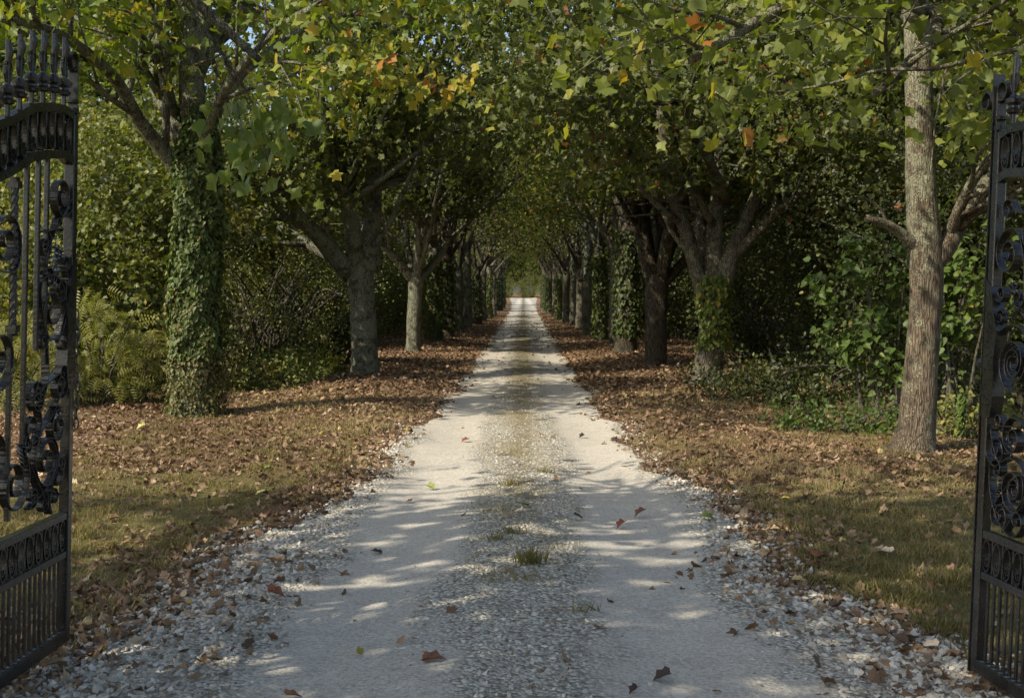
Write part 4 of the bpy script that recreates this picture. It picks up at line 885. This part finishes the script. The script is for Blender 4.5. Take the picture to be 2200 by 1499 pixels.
W_ = 1.95
def arch(u, zmid, zend):
    "rails swept up toward a crest then down to the meeting edge"
    return np.interp(u, [0, .12, .28, .45, .65, .95, 1.3, 1.65, 1.95], [zend, zend + .03, zmid, zmid - .03, zmid - .11, zmid - .2, zmid - .1, zmid - .02, zmid - .06])
def make_gate(loc, rot, lean, label, cfg):
    g = empty('wrought_iron_gate', loc, (0, 0, 0)); tag(g, label, 'gate', 'open wrought iron gate leaves')
    g.rotation_mode = 'XYZ'; g.rotation_euler = (lean, 0, rot)
    g.matrix_world = Matrix.Translation(loc) @ Matrix.Rotation(rot, 4, 'Z') @ Matrix.Rotation(lean, 4, 'X')
    mt = M['metal']; sgn = cfg['sgn']
    zb, zr2, zr1, za2, za1, ztop = cfg['zb'], .45, .62, cfg['za2'], cfg['za1'], cfg['ztop']
    def part(name, fn, mat=mt, smooth=False):
        mb = MB(); fn(mb); return mb.build(name, mat, g, smooth)
    # stiles
    def st(mb):
        mb.bevbox((.022, 0, (zb + za1) / 2), (.044, .044, za1 - zb), .004)
        mb.bevbox((.012, 0, (za1 + ztop) / 2), (.010, .044, ztop - za1), .002)
        c = np.array([.012 + .038, ztop - .0]); a = np.linspace(math.pi, -math.pi * .75, 22)
        mb.ribbon(np.stack([c[0] + .038 * np.cos(a), c[1] + .038 * np.sin(a)], 1), .044, .008)
        mb.box((.03, 0, za1 + .02), (.05, .05, .022)); mb.box((.03, 0, za1 + .06), (.046, .048, .012))
    part('stile', st)
    def st2(mb): mb.bevbox((W_, 0, (zb + 2.3) / 2), (.06, .06, 2.3 - zb + .1), .004)
    part('stile', st2)
    # rails
    def welds(mb):
        qq = np.random.default_rng(3)
        for i in range(38):
            u = .044 + (W_ - .08) * (i + .8) / 38.6
            for s_ in (-1, 1): mb.lathe([(0, .012), (.004, .010), (.007, .004)], 6, 'z', (u + qq.uniform(-.004, .004), s_ * .010, zb + .0555))
    part('bottom_rail', lambda mb: (mb.bevbox((W_ / 2 + .02, 0, zb + .028), (W_ - .07, .050, .056), .004, 0), welds(mb)))
    for zz in (zr2, zr1): part('rail', lambda mb: mb.bevbox((W_ / 2 + .02, 0, zz), (W_ - .07, .040, .034 if zz == zr1 else .032), .003, 0))
    us = np.linspace(.044, W_ - .03, 60)
    for zz, ze in ((za2, cfg['ze2']), (za1, cfg['ze1'])):
        part('arched_rail', lambda mb: mb.ribbon(np.stack([us, arch(us, zz, ze)], 1), .042, .036))
    # lower bars
    nb = 38
    for i in range(nb):
        u = .044 + (W_ - .08) * (i + .8) / (nb + .6)
        mb = MB(); mb.bevbox((u, 0, (zb + .056 + zr2 - .016) / 2), (.015, .011, zr2 - .016 - zb - .056), .002); mb.build('lower_bar', mt, g)
    # C scroll friezes
    def cs(u, z, rx, rz):
        mb = MB(); a = np.linspace(-.35, 2 * math.pi - .35, 30)
        mb.ribbon(np.stack([u + rx * np.cos(a), z + rz * np.sin(a)], 1), .028, .0055)
        mb.ribbon(spiral((u + rx * .1, z - rz * .38), rx * .72, rx * .15, 1.5, 1.2, -1, 26) , .028, .005)
        mb.box((u + rx + .006, 0, z + rz * .05), (.020, .036, .006)); mb.box((u + rx + .006, 0, z + rz * .05 + .010), (.020, .036, .006)); mb.box((u + rx + .006, 0, z + rz * .05 - .010), (.020, .036, .006))
        return mb
    n1 = 23
    for i in range(n1):
        u = .078 + (W_ - .15) * i / (n1 - 1)
        cs(u, (zr1 + zr2) / 2, .030, (zr1 - zr2) / 2 - .020).build('frieze_scroll', M['worn'] if i % 4 == 1 else mt, g)
        if i < n1 - 1:
            mb = MB(); mb.bevbox((u + .041, 0, (zr1 + zr2) / 2), (.009, .022, zr1 - zr2 - .034), .002); mb.build('frieze_bar', mt, g)
    n2 = 21
    for i in range(n2):
        u = .085 + (W_ - .17) * i / (n2 - 1); lo = float(arch(u, za2, cfg['ze2'])) + .018; hi = float(arch(u, za1, cfg['ze1'])) - .018
        cs(u, (lo + hi) / 2, .031, (hi - lo) / 2 - .004).build('frieze_scroll', mt, g)
        if i < n2 - 1:
            mb = MB(); mb.bevbox((u + .0445, 0, (lo + hi) / 2), (.012, .022, hi - lo - .004), .002); mb.build('frieze_bar', mt, g)
    # spear finials above the top rail
    nf = 17
    for i in range(nf):
        u = .115 + (W_ - .22) * i / (nf - 1); z0 = float(arch(u, za1, cfg['ze1'])) + .016
        mb = MB(); H = cfg['fh']
        mb.bevbox((u, 0, z0 + H / 2 - .02), (.017, .017, H + .04), .003)
        mb.lathe([(.045, .013), (.05, .026), (.062, .030), (.07, .022), (.08, .020), (.09, .034), (.105, .036), (.115, .022), (.125, .014)], 14, 'z', (u, 0, z0))
        for s_ in (-1, 1):
            a = np.linspace(-math.pi / 2, math.pi * .95, 14); mb.ribbon(np.stack([u + s_ * (.016 + .010 * np.cos(a)), z0 + .19 + .022 * np.sin(a)], 1), .012, .004)
            mb.tube([(u + s_ * .01, 0, z0 + .135), (u + s_ * .026, 0, z0 + .165), (u + s_ * .03, 0, z0 + .19)], [.008, .007, .005], 6)
        mb.tube([(u, 0, z0 + .20), (u, .012, z0 + .25), (u, 0, z0 + .30)], [.010, .012, .006], 8)
        mb.build('finial', mt, g, smooth=False)
    # big scrollwork, mirrored about the middle of the leaf
    for si, s in enumerate(cfg['scrolls']):
        for mir in (0, 1):
            pp = s.copy()
            if mir: pp[:, 0] = W_ + .03 - pp[:, 0]
            mb = MB(); mb.ribbon(pp, .032 if si < 8 else .026, .006); so_ = mb.build('scroll', M['hammered'], g)
            mb = MB(); hw_ = (.032 if si < 8 else .026) / 2
            for s_ in (-1, 1): mb.tube(np.stack([pp[:, 0], np.full(len(pp), s_ * hw_), pp[:, 1]], 1), .0024, 5)
            mb.build('rim', M['worn'], so_, True)
    for si, (c, an, L, wd) in enumerate(cfg['leaves']):
        for mir in (0, 1):
            mb = MB(); c2 = (c[0] if not mir else W_ + .03 - c[0], c[1]); acanthus(mb, c2, an if not mir else math.pi - an, L, wd * .6, si); mb.build('cast_leaf', mt, g, smooth=True)
    # uprights in the panel
    for u, zlo, zhi, kind in cfg['bars']:
        zt = float(arch(u, za2, cfg['ze2'])) - .016 if zhi is None else zhi
        mb = MB()
        if kind == 'twist':
            zz = np.arange(zlo, zt, .006); V = []; h = .0125
            for q in zz:
                a = (q - zlo) * 2 * math.pi / .14
                for j in range(8):
                    b = a + j * math.pi / 4; rr = h * (1.25 if j % 2 else .8); V.append((u + rr * math.cos(b), rr * math.sin(b), q))
            nn_ = len(zz); mb.add(V, [(k * 8 + i, k * 8 + (i + 1) % 8, (k + 1) * 8 + (i + 1) % 8, (k + 1) * 8 + i) for k in range(nn_ - 1) for i in range(8)])
            mb.box((u, 0, zlo), (.042, .042, .028)); mb.box((u, 0, zt), (.042, .042, .028)); mb.box((u, 0, zlo - .02), (.030, .030, .02)); mb.box((u, 0, zt + .02), (.030, .030, .02))
            mb.build('twisted_bar', mt, g)
        else:
            mb.bevbox((u, 0, (zlo + zt) / 2), (.018, .020, zt - zlo), .003); mb.build('bar', mt, g)
    # lock plate with pointed knob
    def lockp(mb):
        zk = cfg['zk']; P_ = [(.0, zk - .24), (.075, zk - .24), (.095, zk - .15), (.085, zk), (.10, zk + .12), (.07, zk + .20), (.045, zk + .30), (.0, zk + .33)]
        for yy in (-.0245, .0245):
            pass
        V = [(a, -.026, b) for a, b in P_] + [(a, .026, b) for a, b in P_]; n = len(P_)
        mb.add(V, [tuple(range(n)), tuple(range(2 * n - 1, n - 1, -1))] + [(i, n + i, n + (i + 1) % n, (i + 1) % n) for i in range(n)])
        for i in range(70):
            a, b = np.random.default_rng(i).uniform(.008, .075), np.random.default_rng(i + 99).uniform(zk - .22, zk + .2)
            for yy in (-.0265, .0265): mb.lathe([(0, .004), (.002, .0035), (.003, .001)], 6, 'z', (0, 0, 0)) if False else mb.box((a, yy, b), (.006, .004, .006))
    part('lock_plate', lockp)
    part('knob', lambda mb: mb.lathe([(-.105, .001), (-.095, .008), (-.07, .019), (-.05, .024), (-.035, .018), (-.025, .009), (-.012, .010), (-.004, .016), (.0, .018)], 16, 'x', (0, .0, cfg['zk'] - .02)), M['worn'], True)
    if cfg.get('strip'):
        # the closing strip riveted to the meeting edge, ending in a curl
        def strip(mb):
            zt = cfg['strip']; y0 = 0.0
            P_ = [(-.012, zb - .01), (-.012, zt - .12), (-.022, zt - .05), (-.045, zt - .01), (-.075, zt + .005)]
            pth = smooth_path([np.array(p) for p in P_], 6); c = (-.075, zt - .038)
            sp_ = spiral(c, .043, .022, .82, math.pi / 2, 1, 22)
            mb.ribbon(np.concatenate([pth, sp_[1:]]), .05, .008)
            for q in np.arange(zb + .05, zt - .15, .085): mb.box((-.019, 0, q), (.008, .012, .012))
        part('closing_strip', strip)
        part('edge_bead', lambda mb: mb.tube([(.004, .026, z + 0) for z in np.arange(zb, za1, .03)], [.0035 + .0012 * ((i * 7) % 3) for i in range(len(np.arange(zb, za1, .03)))], 6), M['worn'], True)
    return g

scL = [s_scroll((.13, 2.02), .105, 3.4, 1, (.26, 1.66), .05, 1.2, 1, 1.8, 1.3),
       s_scroll((.22, 1.52), .165, 1.2, 1, (.34, 1.20), .055, 3.6, 1, 2.0, 1.4),
       s_scroll((.36, 1.16), .085, .4, 1, (.12, 1.20), .07, 3.0, 1, 1.5, 1.5),
       s_scroll((.14, 1.02), .085, 1.8, -1, (.40, 1.05), .10, 1.3, 1, 1.6, 1.6),
       s_scroll((.24, .90), .150, 1.4, -1, (.11, 1.25), .05, 4.2, -1, 2.1, 1.2),
       s_scroll((.55, .84), .135, 2.2, 1, (.17, .72), .06, 5.4, 1, 2.0, 1.2),
       s_scroll((.70, 1.35), .16, .8, -1, (.74, .98), .12, 5.2, -1, 1.8, 1.6),
       s_scroll((.66, 1.80), .13, 3.8, -1, (.86, 1.62), .06, 2.2, 1, 1.8, 1.2),
       s_scroll((.13, 1.62), .085, 2.0, -1, (.10, 1.38), .05, .4, 1, 1.7, 1.3), s_scroll((.30, 1.80), .07, 1.0, 1, (.16, 1.90), .04, 4, 1, 1.5, 1.3), s_scroll((.13, .80), .08, 4.5, 1, (.27, .71), .045, 2.0, 1, 1.6, 1.3), s_scroll((.24, .90), .09, 3.4, -1, (.38, .76), .05, 5.0, -1, 1.6, 1.3),
       spiral((.30, 1.40), .055, .012, 1.4, .5, 1), spiral((.08, 1.72), .045, .01, 1.3, .2, 1), spiral((.43, .98), .05, .01, 1.4, 2, -1), spiral((.09, .86), .045, .01, 1.4, 2, -1)]
lvL = [((.16, 1.80), -1.3, .14, .045), ((.12, 1.78), -1.0, .10, .03), ((.12, 1.10), -1.4, .13, .04), ((.30, 1.68), 2.0, .14, .04), ((.50, .98), -2.0, .10, .04), ((.36, 1.02), -2.6, .10, .04)]
scR = [s_scroll((.14, 1.78), .10, 1.6, 1, (.24, 1.60), .05, .3, -1, 1.8, 1.3),
       s_scroll((.22, 1.34), .17, 2.6, -1, (.10, 1.62), .04, 3.9, 1, 2.1, 1.3),
       s_scroll((.24, 1.04), .09, .9, 1, (.12, .98), .085, 2.8, 1, 1.6, 1.6),
       s_scroll((.26, .84), .13, 2.3, -1, (.12, 1.10), .04, 4.0, 1, 2.0, 1.2),
       s_scroll((.13, .90), .05, 3.2, -1, (.30, .72), .05, 5.2, 1, 1.3, 1.3),
       s_scroll((.55, .84), .135, 2.2, 1, (.17, .72), .06, 5.4, 1, 2.0, 1.2),
       s_scroll((.70, 1.35), .16, .8, -1, (.74, .98), .12, 5.2, -1, 1.8, 1.6),
       s_scroll((.60, 1.72), .13, 3.8, -1, (.86, 1.62), .06, 2.2, 1, 1.8, 1.2),
       s_scroll((.30, 1.86), .09, 2.0, -1, (.12, 1.96), .05, .4, 1, 1.7, 1.3), s_scroll((.22, 1.34), .10, .4, -1, (.36, 1.16), .05, 5.0, -1, 1.6, 1.3), s_scroll((.27, .84), .075, .4, -1, (.14, .71), .05, 2.0, 1, 1.6, 1.3),
       spiral((.10, 1.52), .035, .008, 1.4, .5, 1)]
lvR = [((.17, 1.66), -1.2, .16, .035), ((.13, .76), -1.2, .10, .04), ((.15, 1.10), -1.3, .15, .045), ((.20, 1.42), -1.0, .08, .03), ((.12, .80), .9, .08, .03)]
P0 = (-2.04, 5.38, G(-2.04, 5.38)); 
GLf = make_gate(P0, math.atan2(-1, -.025), R(-1.0), 'ornate black gate leaf with a hanging chain and a twisted bar',
    dict(sgn=-1, zb=.06, za2=2.185, za1=2.385, ze2=2.17, ze1=2.365, ztop=2.62, fh=.30, scrolls=scL, leaves=lvL, zk=1.42, bars=[(.275, 1.30, None, 'bar'), (.36, 1.36, None, 'bar'), (.47, .98, None, 'bar'), (.575, 1.46, 2.03, 'twist'), (.60, .70, 1.44, 'bar'), (.80, 1.0, None, 'bar'), (.975, .64, None, 'bar'), (1.15, 1.0, None, 'bar'), (1.40, 1.46, 1.95, 'twist'), (1.5, .98, None, 'bar')]))
P1 = (1.888, 5.07, G(1.90, 5.07))
GRf = make_gate(P1, math.atan2(-1, .1135), R(-2.7), 'ornate black gate leaf with a curled strip end and worn spearheads',
    dict(sgn=1, zb=.045, za2=2.10, za1=2.29, ze2=2.085, ze1=2.265, ztop=2.46, fh=.28, scrolls=scR, leaves=lvR, zk=1.345, strip=2.47, bars=[(.32, 1.5, None, 'bar'), (.46, .98, None, 'bar'), (.80, 1.0, None, 'bar'), (.975, .64, None, 'bar'), (1.15, 1.0, None, 'bar'), (1.5, .98, None, 'bar')]))
# chain hanging on the left leaf
ch = empty('chain', (P0[0] + .045, P0[1] - .0, P0[2])); tag(ch, 'thin steel chain hanging down the meeting edge of the gate', 'chain')
for i in range(13):
    zc = 1.50 - i * .040 - (.0 if i < 3 else .0); mb = MB(); a = np.linspace(0, 2 * math.pi, 17)
    pts = np.stack([.010 * np.cos(a), 0 * a, .026 * np.sin(a)], 1)
    if i % 2: pts = pts[:, [1, 0, 2]]
    pts[:, 2] += zc; pts[:, 0] += .004 * math.sin(i); pts[:, 1] += .02
    mb.tube(pts, .0035, 6, cap=False); mb.build('chain_link', M['worn'], ch, smooth=True)
mb = MB(); mb.bevbox((-.03, .0, 1.53), (.05, .03, .06), .008); a = np.linspace(0, math.pi, 12); mb.tube(np.stack([-.03 + .018 * np.cos(a), 0 * a, 1.56 + .03 * np.sin(a)], 1), .005, 8)
pl = mb.build('padlock', M['worn'], None, smooth=False); pl.location = ch.location; tag(pl, 'small dull padlock fastened at the top of the gate chain', 'padlock')
for o_ in (pl,): o_.location = (P0[0] + .045, P0[1], P0[2])

# small single things on the ground
def sticks(name, px, py, lab, cat, paths, mat='twig', r=.004):
    Yd = CAMH * F / (py - VY); Xd = (px - VX) / F * Yd; mb = MB()
    for p in paths: mb.tube(smooth_path([np.array(q, float) for q in p], 4), np.linspace(r, r * .5, 4 * (len(p) - 1) + 1), 6)
    o = mb.build(name, M[mat], None, smooth=True); o.location = (Xd, Yd, G(Xd, Yd)); tag(o, lab, cat); return o
sticks('fallen_twig', 1945, 1375, 'thin forked bare twig lying in the grass near the gate foot', 'twig', [[(0, 0, .02), (-.05, .03, .05), (-.10, .08, .09), (-.12, .1, .13)], [(-.05, .03, .05), (-.07, 0, .07), (-.11, -.02, .06)], [(0, 0, .02), (.06, -.02, .03)]], r=.003)
0 and sticks('bent_twig', 640, 1435 - 10, 'long thin curved stick lying across the shaded wheel track', 'twig', [[(-.15, -.06, .012), (.05, .0, .016), (.3, .10, .02), (.62, .30, .012)]], r=.0035)
rgr = np.random.default_rng(5)
tf = leaf_cloud('grass_tuft', rgr.normal(size=(90, 3)) * [.045, .045, 0], .075, BLADE, M['grass'], None, rgr, .35 + rgr.normal(size=90) * .2, N=rgr.normal(size=(90, 3)) * [1, 1, .2], T=rgr.normal(size=(90, 3)) * [.5, .5, .1] + [0, 0, 1], sz_var=.5)
Yd = CAMH * F / (1222 - VY); Xd = (1142 - VX) / F * Yd; tf.location = (Xd, Yd, G(Xd, Yd)); tag(tf, 'lone grass tuft with dark bare stalks in the middle of the drive', 'grass tuft')
sticks('dry_stalk', 1142, 1220, 'dark bare upright stalks rising from the grass tuft mid drive', 'stalk', [[(i * .014 - .05, 0, 0), (i * .02 - .07, .005, .05), (i * .022 - .08, 0, .06 + .02 * (i % 3))] for i in range(8) if i % 5 != 2], 'bark_dark', .0016)
# tall weed by the right trunk
Yd = 12.9; Xd = (2058 - VX) / F * Yd; wd = empty('fleabane_plant', (Xd, Yd, G(Xd, Yd))); tag(wd, 'tall upright pale green weed standing between trunk and gate', 'plant')
mb = MB(); mb.tube([(0, 0, -.05), (.02, 0, .25), (.05, 0, .5)], [.006, .005, .002], 6); mb.build('stem', M['grass'], wd)
q = np.random.default_rng(6); zz = q.uniform(.08, .5, 150); a = q.uniform(0, 6.28, 150)
leaf_cloud('foliage', np.stack([.1 * zz + .01 * np.cos(a), .01 * np.sin(a), zz], 1), .075, OVAL, M['linden'], wd, q, .6 + q.normal(size=150) * .2, N=np.stack([np.cos(a), np.sin(a), 1 + 0 * a], 1), T=np.stack([np.cos(a), np.sin(a), .3 + 0 * a], 1) * [.8, .8, 1])
